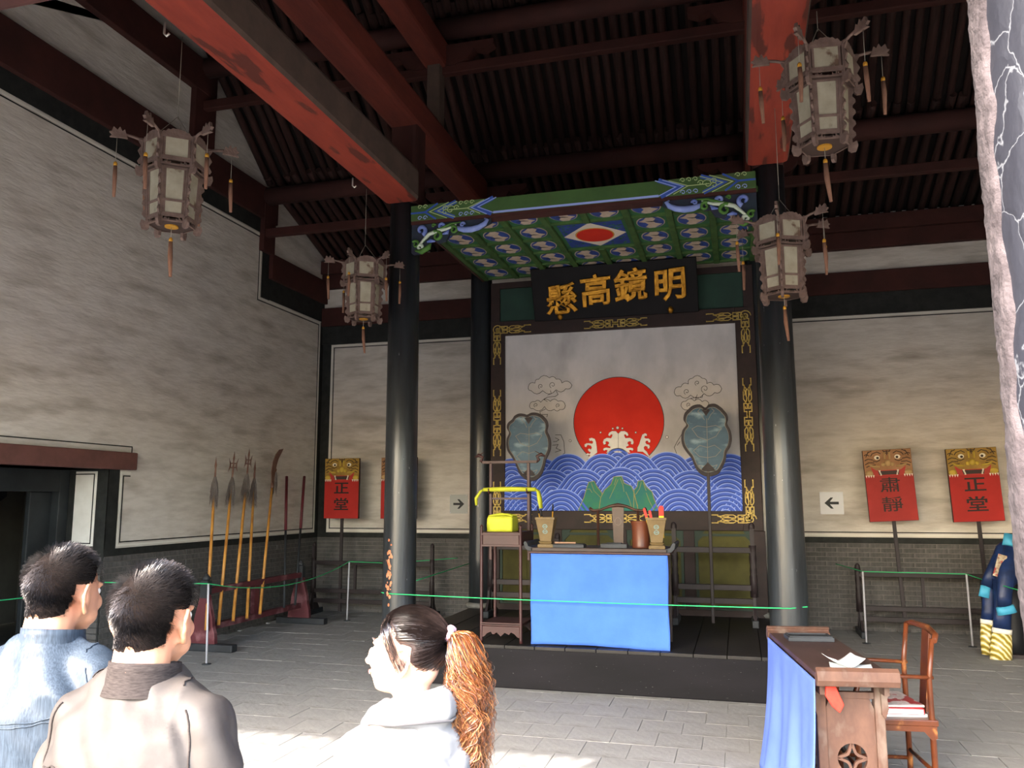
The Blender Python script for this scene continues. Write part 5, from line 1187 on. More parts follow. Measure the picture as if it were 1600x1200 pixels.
for y in (.20, TL - .20):
    for x in (.045, TWd - .045):
        b = M(); b.bar((x, y + (.0), 0), (x, y, TZ - .03), .05, .055); b.obj('leg', m_tp, t, bevel=.005)
    # openwork end panel
    hx, hz, r = TWd / 2, .40, .075; zt_ = TZ - .15; N = 48; ou, iu = [], []
    for k in range(N):
        a = 2 * pi * (k + .5) / N; c_, s_ = cos(a), sin(a); x0_, x1_, z0_, z1_ = -(hx - .07), (hx - .07), .12 - hz, zt_ - hz
        tx = (x1_ if c_ > 0 else x0_) / c_ if abs(c_) > 1e-6 else 9; tz_ = (z1_ if s_ > 0 else z0_) / s_ if abs(s_) > 1e-6 else 9; q = min(tx, tz_); ou.append((hx + c_ * q, hz + s_ * q)); iu.append((hx + c_ * r, hz + s_ * r))
    b = M(); vs = [(u, y - .012, v) for u, v in ou] + [(u, y - .012, v) for u, v in iu] + [(u, y + .012, v) for u, v in ou] + [(u, y + .012, v) for u, v in iu]; fs = []
    for k in range(N):
        j = (k + 1) % N; fs += [(k, j, N + j, N + k), (2 * N + j, 2 * N + k, 3 * N + k, 3 * N + j), (N + k, N + j, 3 * N + j, 3 * N + k), (j, k, 2 * N + k, 2 * N + j)]
    b.add(vs, fs); pn = b.obj('end_panel', m_tp, t, fix=True)
    b = M(); PP = lambda u, v, d: Vector((hx + u, y - d, hz + v))
    for q in range(4):
        a0 = q * pi / 2; c0 = (r * 1.38 * cos(a0 + pi / 4), r * 1.38 * sin(a0 + pi / 4))
        e0, e1 = (r * cos(a0), r * sin(a0)), (r * cos(a0 + pi / 2), r * sin(a0 + pi / 2)); pts = []
        for k in range(9):
            f = k / 8; mxx = e0[0] * (1 - f) + e1[0] * f; myy = e0[1] * (1 - f) + e1[1] * f; pull = 4 * f * (1 - f) * .42; pts.append((mxx * (1 - pull), myy * (1 - pull)))
        b.stroke(pts, .014, PP, -.008, .010)
    b.obj('coin_tracery', m_tp, pn, fix=True)
    b = M(); b.box(.05, TWd - .05, y - .016, y + .016, zt_, zt_ + .035); b.obj('panel_rail', m_tp, t, bevel=.004)
    for s, x in ((1, .02), (-1, TWd - .02)):
        b = M(); b.prism([(0, TZ - .05), (.07, TZ - .05), (.075, TZ - .1), (.05, TZ - .14), (.06, TZ - .19), (.03, TZ - .24), (0, TZ - .22)], lambda u, v, d: Vector((x - s * u * .6 + s * .02, y - .03 + d, v)), -.012, .012); b.obj('scroll_bracket', m_tp, t, fix=True)
    b = M(); b.box(.02, TWd - .02, y - .03, y + .03, 0, .06); b.obj('floor_runner', m_tp, t, bevel=.008)
m_pblue = mat('light_blue_cloth', '5069b8', '5c76c6', rough=.9, scale=3, sheen=.2)
b = M(); n, k = 60, 24; vv = []
for j in range(k + 1):
    f = j / k
    for i in range(n + 1):
        u = i / n; y = .04 + u * (TL - .09); fl = f * (.02 + .02 * sin(u * 17) + .012 * sin(u * 33 + 1)) + f ** 2 * (.045 + .03 * u)
        vv.append((-.014 - fl, y - .05 * f * (1 - u) + .02 * f * (u > .97), (TZ - .035) * (1 - f) + .008 + .05 * (1 - u) * f * 0))
b.add(vv, [(j * (n + 1) + i, (j + 1) * (n + 1) + i, (j + 1) * (n + 1) + i + 1, j * (n + 1) + i + 1) for j in range(k) for i in range(n)], 0, True)
o = b.obj('table_cloth', m_pblue, None, (A.x, A.y, 0), ang); md = o.modifiers.new('thick', 'SOLIDIFY'); md.thickness = .004; md.offset = 1
tag(o, 'light blue cloth hanging down the long side of the side table on the right', 'cloth')
def onT(u, v, z=0.): q = Matrix.Rotation(ang, 3, 'Z') @ Vector((u, v, 0)); return (A.x + q.x, A.y + q.y, TZ + z)
s_ = thing('ink_stone', 'rectangular dark grey slab on the far end of the side table', 'ink stone', onT(.20, TL - .30), ang)
b = M(); b.box(-.14, .14, -.08, .08, 0, .026); b.obj('slab', m_grey, s_, bevel=.004); b = M(); b.stroke([(-.125, -.065), (.125, -.065), (.125, .065), (-.125, .065)], .012, lambda u, v, d: Vector((u, v, .026 + d)), 0, .006, closed=True); b.obj('raised_rim', m_grey, s_, fix=True)
m_pap = mat('white_paper', 'd4d8d8', rough=.8)
def paper(name, label, loc, rz, w_, h, warp, group=None, m_=None):
    b = M(); n = 8; vv = []
    for j in range(n + 1):
        for i in range(n + 1):
            u, v = i / n, j / n; vv.append(((u - .5) * w_, (v - .5) * h, .002 + warp * (abs(u - .5) ** 1.5 * 1.2 + .3 * (v > .7) * (v - .7))))
    b.add(vv, [(j * (n + 1) + i, j * (n + 1) + i + 1, (j + 1) * (n + 1) + i + 1, (j + 1) * (n + 1) + i) for j in range(n) for i in range(n)], 0, True)
    o = b.obj(name, m_ or m_pap, None, loc, rz); md = o.modifiers.new('t', 'SOLIDIFY'); md.thickness = .0012; return tag(o, label, 'paper', group)
paper('paper_sheet', 'crumpled white sheet lying uppermost on the near end of the side table', onT(.19, .25, .008), ang + .3, .17, .14, .10)
paper('paper_sheet', 'white sheet under the crumpled one on the near end of the side table', onT(.22, .23, .001), ang - .2, .21, .13, .02)
h = thing('red_tassel_cloth', 'red folded cloth hanging under the near end of the side table', 'cloth', onT(.07, .06, -.06), ang)
b = M(); b.prism([(-.025, 0), (.025, 0), (.04, -.04), (.06, -.09), (.035, -.13), (.0, -.10), (-.03, -.05)], lambda u, v, d: Vector((u, d + v * .1, v)), -.012, .012); b.obj('folded_cloth', mat('red_cloth', 'a8281e', 'c03626', rough=.7, scale=30), h, fix=True, bevel=.006)
b = M(); b.cyl((0, 0, 0), (0, 0, .03), .004, n=6); b.obj('loop', m_rd, h)
# ------------------------------------------------------------------ armchair with papers
q = at(1464, 1126, Z=.50); m_oc = mat('orange_brown_chair', '5e3019', '452314', rough=.3, scale=6, c3='a06a3a', s3=8, lo3=.6, hi3=.7)
SH = .50; c_t = thing('armchair', 'orange-brown wooden armchair beside the side table, loaded with papers', 'chair', (q.x, q.y, 0), ang * .8)
sw, sdp_ = .50, .46     # local: x runs back (-x = front, toward the table), y across
zt_ = at(1452, 993, Y=q.y).z
b = M(); b.box(-sdp_, 0.01, 0, sw, SH - .035, SH); b.obj('seat', m_oc, c_t, bevel=.006)
for (x, y, z1_) in ((-.02, .02, zt_ - .02), (-.02, sw - .02, zt_ - .0), (-sdp_ + .03, .02, .74), (-sdp_ + .03, sw - .02, .74)):
    back = x > -.1; b = M(); b.tube([(x, y, 0), (x, y, SH), (x + (.0 if back else 0), y, (SH + z1_) / 2), (x + (.03 if back else .04), y, z1_)], [.018, .017, .016, .014], 8); b.obj('post', m_oc, c_t)
b = M(); b.tube([(.015, .0, zt_ - .03), (.04, .05, zt_ - .005), (.06, sw / 2, zt_ + .01), (.04, sw - .05, zt_ + .01), (.015, sw, zt_ - .005)], [.016, .018, .020, .018, .016], 8); b.obj('top_rail', m_oc, c_t)
b = M(); b.prism([(-.06, SH), (.06, SH), (.06, zt_ - .0), (-.06, zt_ - .0)], lambda u, v, d: Vector((.01 + .05 * sin((v - SH) / (zt_ - SH) * pi) * -1 + .045 * (v - SH) / (zt_ - SH) + d, sw / 2 + u, v)), -.007, .007); b.obj('splat', m_oc, c_t, fix=True)
for y in (.02, sw - .02):
    b = M(); b.tube([(.0, y, .73), (-.2, y + (-.01 if y < .1 else .01), .735), (-sdp_ - .0, y, .74)], .015, 8, flat=.8); b.obj('arm', m_oc, c_t)
    b = M(); b.cyl((-.02, y, .16), (-sdp_ + .03, y, .16), .012, n=6); b.obj('stretcher', m_oc, c_t)
for x in (-.02, -sdp_ + .03):
    b = M(); b.cyl((x, .02, .21), (x, sw - .02, .21), .012, n=6); b.obj('stretcher', m_oc, c_t)
b = M(); b.prism([(-sdp_ + .03, SH - .035), (-.0, SH - .035), (-.0, SH - .10), (-.03, SH - .11), (-.07, SH - .065), (-sdp_ + .1, SH - .065), (-sdp_ + .05, SH - .11)], lambda u, v, d: Vector((u, .012 + d, v)), -.008, .008); b.obj('apron', m_oc, c_t, fix=True)
def onC(x, y, z): v = Matrix.Rotation(ang * .8, 3, 'Z') @ Vector((x, y, 0)); return (q.x + v.x, q.y + v.y, z)
for i, (z, w_, h_, m_, lab, rz) in enumerate(((SH, .40, .36, m_pap, 'white papers at the bottom of the pile on the armchair', .05), (SH + .018, .38, .38, mat('bright_red_cover', 'd0202a', rough=.5), 'bright red book in the pile on the armchair', -.03), (SH + .052, .37, .35, mat('magazine_grey', '9a8f8c', 'c0b8b4', scale=18, rough=.4, c3='8a2a30', s3=9, lo3=.56, hi3=.58), 'printed magazine on top of the pile on the armchair', .08))):
    k = thing('book', lab, 'book', onC(-.24, sw / 2 - .02, z), ang + rz, 'papers piled on the armchair'); hh = (.016, .032, .012)[i]
    b = M(); b.box(-w_ / 2, w_ / 2, -h_ / 2, h_ / 2, 0, hh); b.obj('cover', m_, k, bevel=.002); b = M(); b.box(-w_ / 2 + .003, w_ / 2 - .006, -h_ / 2 - .0005, h_ / 2 - .004, .003, hh - .003); b.obj('pages', m_pap, k)
paper('paper_sheet', 'loose pale sheet lying on the magazine on the armchair', onC(-.34, sw / 2 - .08, SH + .066), ang + .5, .20, .14, .05)
# ------------------------------------------------------------------ hanging robes at the right
RYp = 10.45; bx = at(1562, 1030, Y=RYp)
m_navy = mat('navy_silk', '1c2f5a', '14213f', rough=.45, scale=6, bump=.25, bscale=9, sheen=.3); m_cuff = mat('sky_blue_cuff', '348ab0', '4a9fc0', rough=.5, scale=8); m_goldw = bpy.data.materials.new('gold_wave_hem'); m_goldw.use_nodes = True
n_, l_ = m_goldw.node_tree.nodes, m_goldw.node_tree.links; wv = n_.new('ShaderNodeTexWave'); wv.inputs['Scale'].default_value = 9; wv.inputs['Distortion'].default_value = 3; wv.bands_direction = 'DIAGONAL'; tc_ = n_.new('ShaderNodeTexCoord'); l_.new(tc_.outputs['Object'], wv.inputs[0])
crr = n_.new('ShaderNodeValToRGB'); crr.color_ramp.elements[0].color = lin('7a6a2c'); crr.color_ramp.elements[1].color = lin('e4e0c0'); e_ = crr.color_ramp.elements.new(.5); e_.color = lin('b8a030'); l_.new(wv.outputs[0], crr.inputs[0]); l_.new(crr.outputs[0], n_['Principled BSDF'].inputs['Base Color']); n_['Principled BSDF'].inputs['Roughness'].default_value = .4
t = thing('court_robe', 'navy court robe with sky-blue cuffs and gold wave hem, hung beside the near column', 'robe', (bx.x, RYp, 0))
def pr(x, y, dy=0.): p = at(1500 + x / 5, 820 + y / 5, Y=RYp + dy); return Vector((p.x - bx.x, dy, p.z))
def limb(pts, rs, name, m_, flat=.55, n=16):
    b = M(); b.tube([pr(*p) for p in pts], rs, n, flat=flat, up=(0, 1, 0)); return b.obj(name, m_, t)
limb([(400, 120, .1), (385, 200, .05), (360, 320, 0), (330, 420, 0), (300, 470, 0)], [.06, .14, .16, .15, .12], 'torso', m_navy)
limb([(240, 440), (238, 560), (235, 680), (228, 745)], [.09, .085, .085, .085], 'left_skirt', m_navy)
limb([(228, 740), (228, 775)], [.09, .09], 'white_band', m_whiteln); limb([(228, 772), (228, 900), (235, 1015)], [.088, .09, .085], 'gold_hem', m_goldw)
limb([(330, 430, -.08), (335, 600, -.1), (330, 720, -.12), (328, 815, -.12)], [.10, .09, .09, .09], 'right_skirt', m_navy)
limb([(328, 810, -.12), (326, 848, -.12)], [.1, .1], 'white_band', m_whiteln); limb([(326, 845, -.12), (322, 960, -.12), (320, 1065, -.12)], [.098, .11, .11], 'gold_hem', m_goldw)
limb([(400, 180, -.05), (360, 420, -.16), (345, 560, -.2), (345, 640, -.2)], [.07, .085, .075, .07], 'sleeve', m_navy); limb([(350, 635, -.2), (370, 695, -.2)], [.09, .10], 'cuff', m_cuff)
limb([(300, 250, 0), (240, 400, -.04), (205, 480, -.04)], [.06, .07, .06], 'sleeve', m_navy); limb([(200, 478, -.04), (185, 565, -.04)], [.05, .055], 'cuff', m_cuff); limb([(382, 75, .05), (375, 165, .0)], [.05, .06], 'collar', m_cuff)
limb([(400, 460, .1), (420, 700, .1), (430, 900, .1), (445, 1085, .1)], [.14, .10, .09, .10], 'dark_lining', mat('black_silk', '15161a', rough=.5)); limb([(400, 170, .12), (425, 300, .1), (415, 450, .1)], [.1, .14, .1], 'shoulder_cape', m_navy)
b = M(); P = lambda u, v, d: pr(u, v, -.118 - d); b.prism([(300, 225), (370, 245), (330, 415), (255, 395)], P, 0, .012); b.obj('rank_badge', mat('embroidered_badge', '6a4a3c', 'b0a890', rough=.7, scale=22, c3='8a2c2c', s3=16, lo3=.55, hi3=.6), t, fix=True)
b = M(); b.cyl(pr(400, 90, .12), pr(440, 1090, .12), .016, n=8); b.box(pr(440, 1090, .12).x - .2, pr(440, 1090, .12).x + .2, -.05, .30, 0, .04); b.obj('stand_pole', m_rk, t)
# beam hooks seen as bright bits
m_hk = mat('bright_metal_hook', 'd8d4cc', rough=.3, metal=.6)
for px, py, lab in ((258, 30, 'small white hook under the left main beam, near end'), (551, 284, 'small white hook under the left main beam, far end')):
    c = at(px, py, X=-3.50); t = thing('ceiling_hook', lab, 'hook', (c.x, c.y, 4.84)); b = M(); b.tube([(0, 0, 0), (0, 0, -.08), (.02, 0, -.10), (.04, 0, -.085)], .008, 6); b.obj('hook', m_hk, t)
# ------------------------------------------------------------------ people
m_skin = mat('skin', 'c08a6c', 'b57d60', rough=.5, scale=9, spec=.35); m_skinf = mat('fair_skin', 'd8aa92', 'd09f88', rough=.5, scale=9, spec=.35)
m_bhair = mat('black_hair', '2f2b2c', '443d3c', rough=.42, scale=40, spec=.8); m_bcap = mat('hair_under', '151110', '1c1614', rough=1., scale=30, spec=.05)
m_lip = mat('lip', 'b06a60', rough=.4); m_eyew = mat('eyeball', 'cfc8c0', rough=.2); m_iris = mat('iris', '1c1412', rough=.15)
def remeshed(b, name, m, parent, voxel, smooth=4, disp=None):
    me = bpy.data.meshes.new(name); me.from_pydata(b.v, [], b.f)
    o = bpy.data.objects.new(name, me); COL.objects.link(o)
    md = o.modifiers.new('r', 'REMESH'); md.mode = 'VOXEL'; md.voxel_size = voxel; md.use_smooth_shade = True
    md = o.modifiers.new('s', 'SMOOTH'); md.iterations = smooth; md.factor = .5
    dg = bpy.context.evaluated_depsgraph_get(); dg.update()
    new = bpy.data.meshes.new_from_object(o.evaluated_get(dg)); bpy.data.objects.remove(o)
    if disp:
        ns = [v.normal.copy() for v in new.vertices]
        for v, n_ in zip(new.vertices, ns): v.co += n_ * disp(v.co)
    new.materials.clear(); new.materials.append(m); new.name = name
    new.polygons.foreach_set('use_smooth', [True] * len(new.polygons))
    o = bpy.data.objects.new(name, new); COL.objects.link(o); o.parent = parent
    return o
def ring_body(b, rings, n=24, p=2.3):
    vs = []
    for (cx_, cy_, z, rx, ry) in rings:
        for k in range(n):
            a = 2 * pi * k / n; c_, s_ = cos(a), sin(a); q = (abs(c_) ** p + abs(s_) ** p) ** (-1 / p); vs.append((cx_ + rx * c_ * q, cy_ + ry * s_ * q, z))
    N = len(rings); b.add(vs, [(i * n + k, i * n + (k + 1) % n, (i + 1) * n + (k + 1) % n, (i + 1) * n + k) for i in range(N - 1) for k in range(n)] + [tuple(reversed(range(n))), tuple((N - 1) * n + k for k in range(n))])
def caps_(b, pts, rs, n=14):
    pts = [Vector(p) for p in pts]; b.tube(pts, list(rs), n)
    for p, r in ((pts[0], rs[0]), (pts[-1], rs[-1])): b.ball(p, r * .99, 12, 8)
HC = Vector((0, .015, 1.545))     # head centre for a 1.68 m figure facing +Y
def head_shapes(b, HR, T, fem=False):
    k = .94 if fem else 1.
    f = lambda x, y, z: T @ (HC + Vector((x, y, z)) * k)
    B = lambda x, y, z, rx, ry, rz: b.ball(f(x, y, z), (rx * k, ry * k, rz * k), 20, 14, R=HR)
    B(0, -.012, .03, .079, .096, .088); B(0, .02, -.02, .068, .078, .085)          # cranium, face
    B(0, .045, -.075, .046, .045, .042); B(0, .064, -.098, .022, .020, .018)        # jaw, chin
    B(0, .0, -.05, .060, .060, .055); B(0, -.040, -.030, .060, .058, .062)
    B(0, .098, -.02, .011, .018, .026); B(0, .109, -.038, .014, .014, .011)         # nose
    for s in (-1, 1):
        B(s * .030, .078, -.028, .024, .020, .026); B(s * .028, .086, .022, .022, .010, .009)   # cheek, brow
        B(s * .036, .05, -.062, .026, .03, .03)
    B(0, .092, -.062, .020, .010, .006); B(0, .090, -.073, .017, .010, .006)        # lips
    for s in (-1, 1):                                                              # ears: rim, bowl, lobe
        ear = lambda x, y, z: f(s * (.076 + (x - .076) * 1.5), y * 1.3 - .004, -.014 + (z + .014) * 1.28)
        b.tube([ear(*p) for p in [(.074, .006, -.045), (.083, -.006, -.042), (.089, -.018, -.025), (.093, -.024, -.003), (.092, -.016, .016), (.085, -.002, .020), (.078, .008, .008)]], [.006, .0075, .007, .007, .0065, .006, .005], 8)
        B(s * .079, -.004, -.016, .009, .017, .027); B(s * .081, .0, -.048, .008, .009, .011)
    return f
def body_mesh(t, HR, T, skin, fem, arms):
    b = M(); f = head_shapes(b, HR, T, fem)
    caps_(b, [(0, -.03, 1.34), T @ Vector((0, -.030 if not fem else -.012, 1.44)), T @ Vector((0, -.022 if not fem else -.004, 1.50))], [.070, .066 if not fem else .050, .064 if not fem else .050])
    ring_body(b, [(0, 0, .86, .14, .10), (0, 0, .95, .155, .105), (0, 0, 1.08, .13, .095), (0, 0, 1.22, .15, .105), (0, 0, 1.33, .15, .09), (0, -.01, 1.385, .09, .07)])
    for s in (-1, 1):
        sh, el_, wr, hd = arms[0 if s < 0 else 1]
        caps_(b, [(s * .10, 0, 1.35), sh], [.055, .052]); caps_(b, [sh, el_], [.050, .038]); caps_(b, [el_, wr], [.038, .026])
        d = (Vector(hd) - Vector(wr)).normalized(); side = d.cross(Vector((s, 0, 0))).normalized(); nrm = side.cross(d)
        pc = Vector(wr) + d * .05; b.ball(pc, (.018, .034, .048), 12, 8, R=d.to_track_quat('Z', 'X').to_matrix())
        for i, ln in enumerate((.070, .080, .074, .058)):
            o_ = side * (.027 - i * .018); p0 = Vector(wr) + d * .085 + o_
            caps_(b, [p0, p0 + d * ln * .5, p0 + d * ln * .85 - nrm * s * -.014], [.0095, .0088, .0075], 8)
        p0 = Vector(wr) + d * .03 + side * .028; caps_(b, [p0, p0 + side * .022 + d * .03, p0 + side * .026 + d * .06], [.012, .0105, .009], 8)
        caps_(b, [(s * .085, 0, .90), (s * .095, .005, .50)], [.082, .055]); caps_(b, [(s * .095, .005, .50), (s * .10, -.02, .10)], [.053, .038])
        b.ball((s * .10, .03, .05), (.042, .11, .04), 14, 8)
    o = remeshed(b, 'body', skin, t, .0068, 3)
    return o, f
def eyes(t, f, HR):
    for s in (-1, 1):
        b = M(); b.ball(f(s * .031, .079, .004), .0125, 12, 8); e = b.obj('eye', m_eyew, t); b = M(); b.ball(f(s * .031, .0895, .004), (.006, .004, .006), 10, 6, R=HR); b.obj('iris', m_iris, e)
        b = M(); b.tube([f(s * .014, .094, .026), f(s * .030, .097, .031), f(s * .046, .086, .027)], [.002, .003, .0015], 6); b.obj('eyebrow', m_bhair, t)
    b = M(); b.tube([f(-.022, .096, -.067), f(0, .103, -.066), f(.022, .096, -.067)], [.002, .0045, .002], 8); b.obj('lips', m_lip, t)
def ribbon_strand(b, pts, w, mi=0):
    n = len(pts); vs = []
    for i, p in enumerate(pts):
        d = (pts[min(i + 1, n - 1)] - pts[max(i - 1, 0)]).normalized(); q = d.cross(Vector((.3, .5, .8))).normalized() * w * (1 - i / n * .7); vs += [p - q, p + q]
    b.add(vs, [(2 * i, 2 * i + 1, 2 * i + 3, 2 * i + 2) for i in range(n - 1)], mi, True)
def scalp_bvh(o, T):
    from mathutils.bvhtree import BVHTree
    me = o.data; tree = BVHTree.FromPolygons([v.co.copy() for v in me.vertices], [tuple(p.vertices) for p in me.polygons]); Ti = T.inverted()
    c = T @ (HC + Vector((0, -.012, .01)))
    def hit(d):
        D = (T.to_3x3() @ d).normalized(); h = tree.ray_cast(c + D * .3, -D)
        if h[0] is None: return None
        return h[0], h[1], (Ti @ h[0]) - HC
    return hit
def short_hair(t, o, T, seed, whorl, nstr=11000):
    rr = random.Random(seed); W = Vector(whorl).normalized(); hit = scalp_bvh(o, T)
    def keep(p):
        x, y, z = abs(p.x), p.y, p.z
        if x > .066 and -.045 < y < .030 and z < .032: return False
        if y > .055: return z > .078 + (y - .055) * .3
        if y > .0: return z > .022 + y * 1.02
        if y > -.04: return z > .022 + (y) * 1.0
        return z > max(-.058, -.018 + (y + .04) * 2.6)
    me_v, me_f = [], []; b = M(); n, m_ = 56, 34; idx = {}
    for i in range(1, m_):
        for k in range(n):
            th = pi * i / m_; d = Vector((sin(th) * cos(2 * pi * k / n), sin(th) * sin(2 * pi * k / n), cos(th))); h = hit(d)
            if h is None: idx[i, k] = None; continue
            kp = keep(h[2]); idx[i, k] = (len(b.v), kp); b.v.append(tuple(h[0] + h[1] * (.007 * min(1, max(.2, (h[2].z + .08) / .08)) if kp else -.002)))
    top = hit(Vector((0, 0, 1))); ti = len(b.v); b.v.append(tuple(top[0] + top[1] * .007))
    for k in range(n): b.f.append((ti, idx[1, k][0], idx[1, (k + 1) % n][0])); b.m.append(0); b.sm.append(True)
    for i in range(1, m_ - 1):
        for k in range(n):
            q = [idx[i, k], idx[i + 1, k], idx[i + 1, (k + 1) % n], idx[i, (k + 1) % n]]
            if all(q) and any(e[1] for e in q): b.f.append(tuple(e[0] for e in q)); b.m.append(0); b.sm.append(True)
    cap = b.obj('hair', m_bcap, t)
    b = M(); c = 0; tries = 0; R3 = T.to_3x3()
    while c < nstr and tries < nstr * 6:
        tries += 1
        d = Vector((rr.gauss(0, 1), rr.gauss(0, 1), rr.gauss(0, 1)))
        if rr.random() < .3: d = Vector((d.x, -abs(d.y) - .3, rr.uniform(-1.6, -.1)))
        d.normalize()
        h = hit(d)
        if h is None or not keep(h[2]): continue
        wd = (d - W).length; c += 1
        if wd < .07 and rr.random() > wd / .07: continue
        tang = d - W; tang = tang - d * tang.dot(d); tang = tang.normalized() if tang.length > 1e-3 else Vector((1, 0, 0)); sw = W.cross(d).normalized()
        tp = max(0, min(1, (h[2].z + .02) / .10)); edge = max(.6, min(1, (h[2].z + .09) / .07))
        L = (.010 + .016 * tp) * rr.uniform(.75, 1.2) * edge; nv = h[1]
        dr = (R3 @ (tang * .8 + sw * .4) + nv * (.40 + .40 * tp + .9 * max(0, 1 - wd / .7)) + Vector((rr.gauss(0, .2), rr.gauss(0, .2), rr.gauss(0, .2)))).normalized()
        p = h[0] + nv * .004 * edge; ribbon_strand(b, [p, p + dr * L * .55 + nv * .002, p + dr * L + R3 @ tang * L * .15], .0009)
    b.obj('hair_strands', m_bhair, cap, kind='stuff')
def wr_noise(sc_, amp, seed=0):
    return lambda p: amp * (mnoise.noise(Vector((p.x * sc_ + seed, p.y * sc_, p.z * sc_ * .55))) + .5 * mnoise.noise(Vector((p.x * sc_ * 2.3, p.y * sc_ * 2.3 + seed, p.z * sc_ * 1.2)))) 
def folds(amp, seed):
    def g(p):
        v = mnoise.noise(Vector((p.x * 7 + seed, p.y * 7, p.z * 4))) + .6 * mnoise.noise(Vector((p.x * 16 + p.z * 9, p.y * 14 + seed, p.z * 10)))
        r = 1 - abs(mnoise.noise(Vector((p.x * 9 + p.z * 5, p.y * 9, p.z * 5 + seed)))) * 2.4
        return amp * (v + .8 * max(0, r))
    return g
def jacket(t, T, arms, m, seed, bulk=1., collar=True, hem=.80, mc=None):
    b = M(); k = bulk
    ring_body(b, [(0, -.005, hem, .185 * k, .135 * k), (0, -.005, hem + .05, .19 * k, .14 * k), (0, -.005, 1.0, .19 * k, .14 * k), (0, -.01, 1.14, .198 * k, .145 * k), (0, -.018, 1.24, .200 * k, .14 * k), (0, -.02, 1.31, .175 * k, .12 * k), (0, -.018, 1.365, .125 * k, .095 * k), (0, -.014, 1.41, .095, .082), (0, -.012, 1.425, .075, .072)])
    for s in (-1, 1):
        sh, el_, wr, hd = arms[0 if s < 0 else 1]; sh = Vector(sh)
        caps_(b, [(s * .07, -.015, 1.345), sh], [.066 * k, .068 * k]); caps_(b, [sh, Vector(sh).lerp(Vector(el_), .5), el_], [.069 * k, .066 * k, .060 * k]); caps_(b, [el_, wr], [.059 * k, .046 * k])
    o = remeshed(b, 'jacket', m, t, .009, 3, folds(.019, seed))
    if collar:
        from mathutils.bvhtree import BVHTree
        tree = BVHTree.FromPolygons([v.co.copy() for v in o.data.vertices], [tuple(p.vertices) for p in o.data.polygons])
        def seam(pts, w=.0018):
            out = []
            for p in pts:
                h = tree.find_nearest(Vector(p))
                if h[0] is not None: out.append(h[0] + h[1] * .0012)
            if len(out) > 2: sm_.tube(out, w, 5)
        sm_ = M(); seam([(-.19 + .38 * i / 40, -.2, 1.245 + .008 * cos(i / 40 * pi * 2)) for i in range(41)]); seam([(-.19 + .38 * i / 40, -.2, 1.232 + .008 * cos(i / 40 * pi * 2)) for i in range(41)])
        for s in (-1, 1): seam([(s * (.165 + .03 * sin(i / 24 * 3)), -.10 + .0 * i, 1.38 - .20 * i / 24) for i in range(25)], .0022); seam([(s * (.15), .02 - .10 * i / 12, 1.46) for i in range(13)])
        sm_.obj('seam', mc or m, o, kind='stuff')
        b = M(); n = 40; vs = []
        for j, (z, r, ry) in enumerate(((1.375, .098, .092), (1.40, .086, .084), (1.432, .080, .080), (1.450, .079, .079), (1.449, .073, .073), (1.42, .073, .073), (1.38, .082, .078))):
            for q in range(n + 1):
                a = pi / 2 + radians(22) + (2 * pi - radians(44)) * q / n; dz = .012 * sin(a) * -1; vs.append((r * cos(a), -.012 + ry * sin(a) * 1.05, z + dz))
        b.add(vs, [(j * (n + 1) + q, j * (n + 1) + q + 1, (j + 1) * (n + 1) + q + 1, (j + 1) * (n + 1) + q) for j in range(6) for q in range(n)], 0, True); b.obj('collar', mc or m, o)
    return o
def trousers(t, m):
    b = M(); ring_body(b, [(0, 0, .80, .15, .11), (0, 0, .88, .165, .12), (0, 0, .97, .16, .115)])
    for s in (-1, 1): caps_(b, [(s * .085, 0, .86), (s * .095, .005, .50)], [.098, .074]); b.tube([(s * .095, .005, .52), (s * .10, -.015, .07)], [.074, .062], 16)
    remeshed(b, 'trousers', m, t, .014, 4, folds(.005, 4))
    for s in (-1, 1):
        b = M(); ring_body(b, [(s * .10, .035, .0, .052, .135), (s * .10, .035, .03, .054, .137), (s * .10, .025, .065, .048, .12), (s * .10, -.01, .10, .045, .07)], 20); b.obj('shoe', mat('black_shoe', '1c1a19', rough=.4), t)
def person(label, crown, heading, H, nod=(0, 0, 0), fem=False, skin=None, pos=None):
    """crown: world xyz of the top of the head"""
    s = H / 1.68
    t = thing('person', label, 'person', (crown[0], crown[1], 0), -radians(heading)); t.scale = (s, s, s)
    piv = Vector((0, -.01, 1.46)); HR = Matrix.Rotation(radians(nod[2]), 3, 'Z') @ Matrix.Rotation(radians(nod[0]), 3, 'X') @ Matrix.Rotation(radians(nod[1]), 3, 'Y')
    T = Matrix.Translation(piv) @ HR.to_4x4() @ Matrix.Translation(-piv)
    return t, HR, T
def crown_at(px, py, dist): d = FW * FPX + RT * (px - 800) - UP * (py - 600); return CAM + d.normalized() * dist * (d.length / FPX) if False else CAM + d * (dist / FPX)
ARM = lambda dx=.0, dy=0.: [((s * .158, -.015, 1.315), (s * (.23 + dx), -.03 + dy, 1.05), (s * (.24 + dx), .06 + dy, .83), (s * (.235 + dx), .09 + dy, .70)) for s in (-1, 1)]
m_j1 = mat('blue_grey_jacket', '262e38', '3a4450', spec=.2, rough=.5, scale=18, stretch=(14, 14, .6), bump=.05, sheen=.2); m_j2 = mat('taupe_jacket', '3a3533', '433e3b', spec=.2, rough=.55, scale=12, bump=.05, sheen=.2); m_kn = mat('ribbed_collar', '262120', '383230', spec=.1, rough=.8, scale=60, stretch=(1, 1, 6))
m_trs = mat('dark_trousers', '2a2c33', '22242a', rough=.8, scale=8)
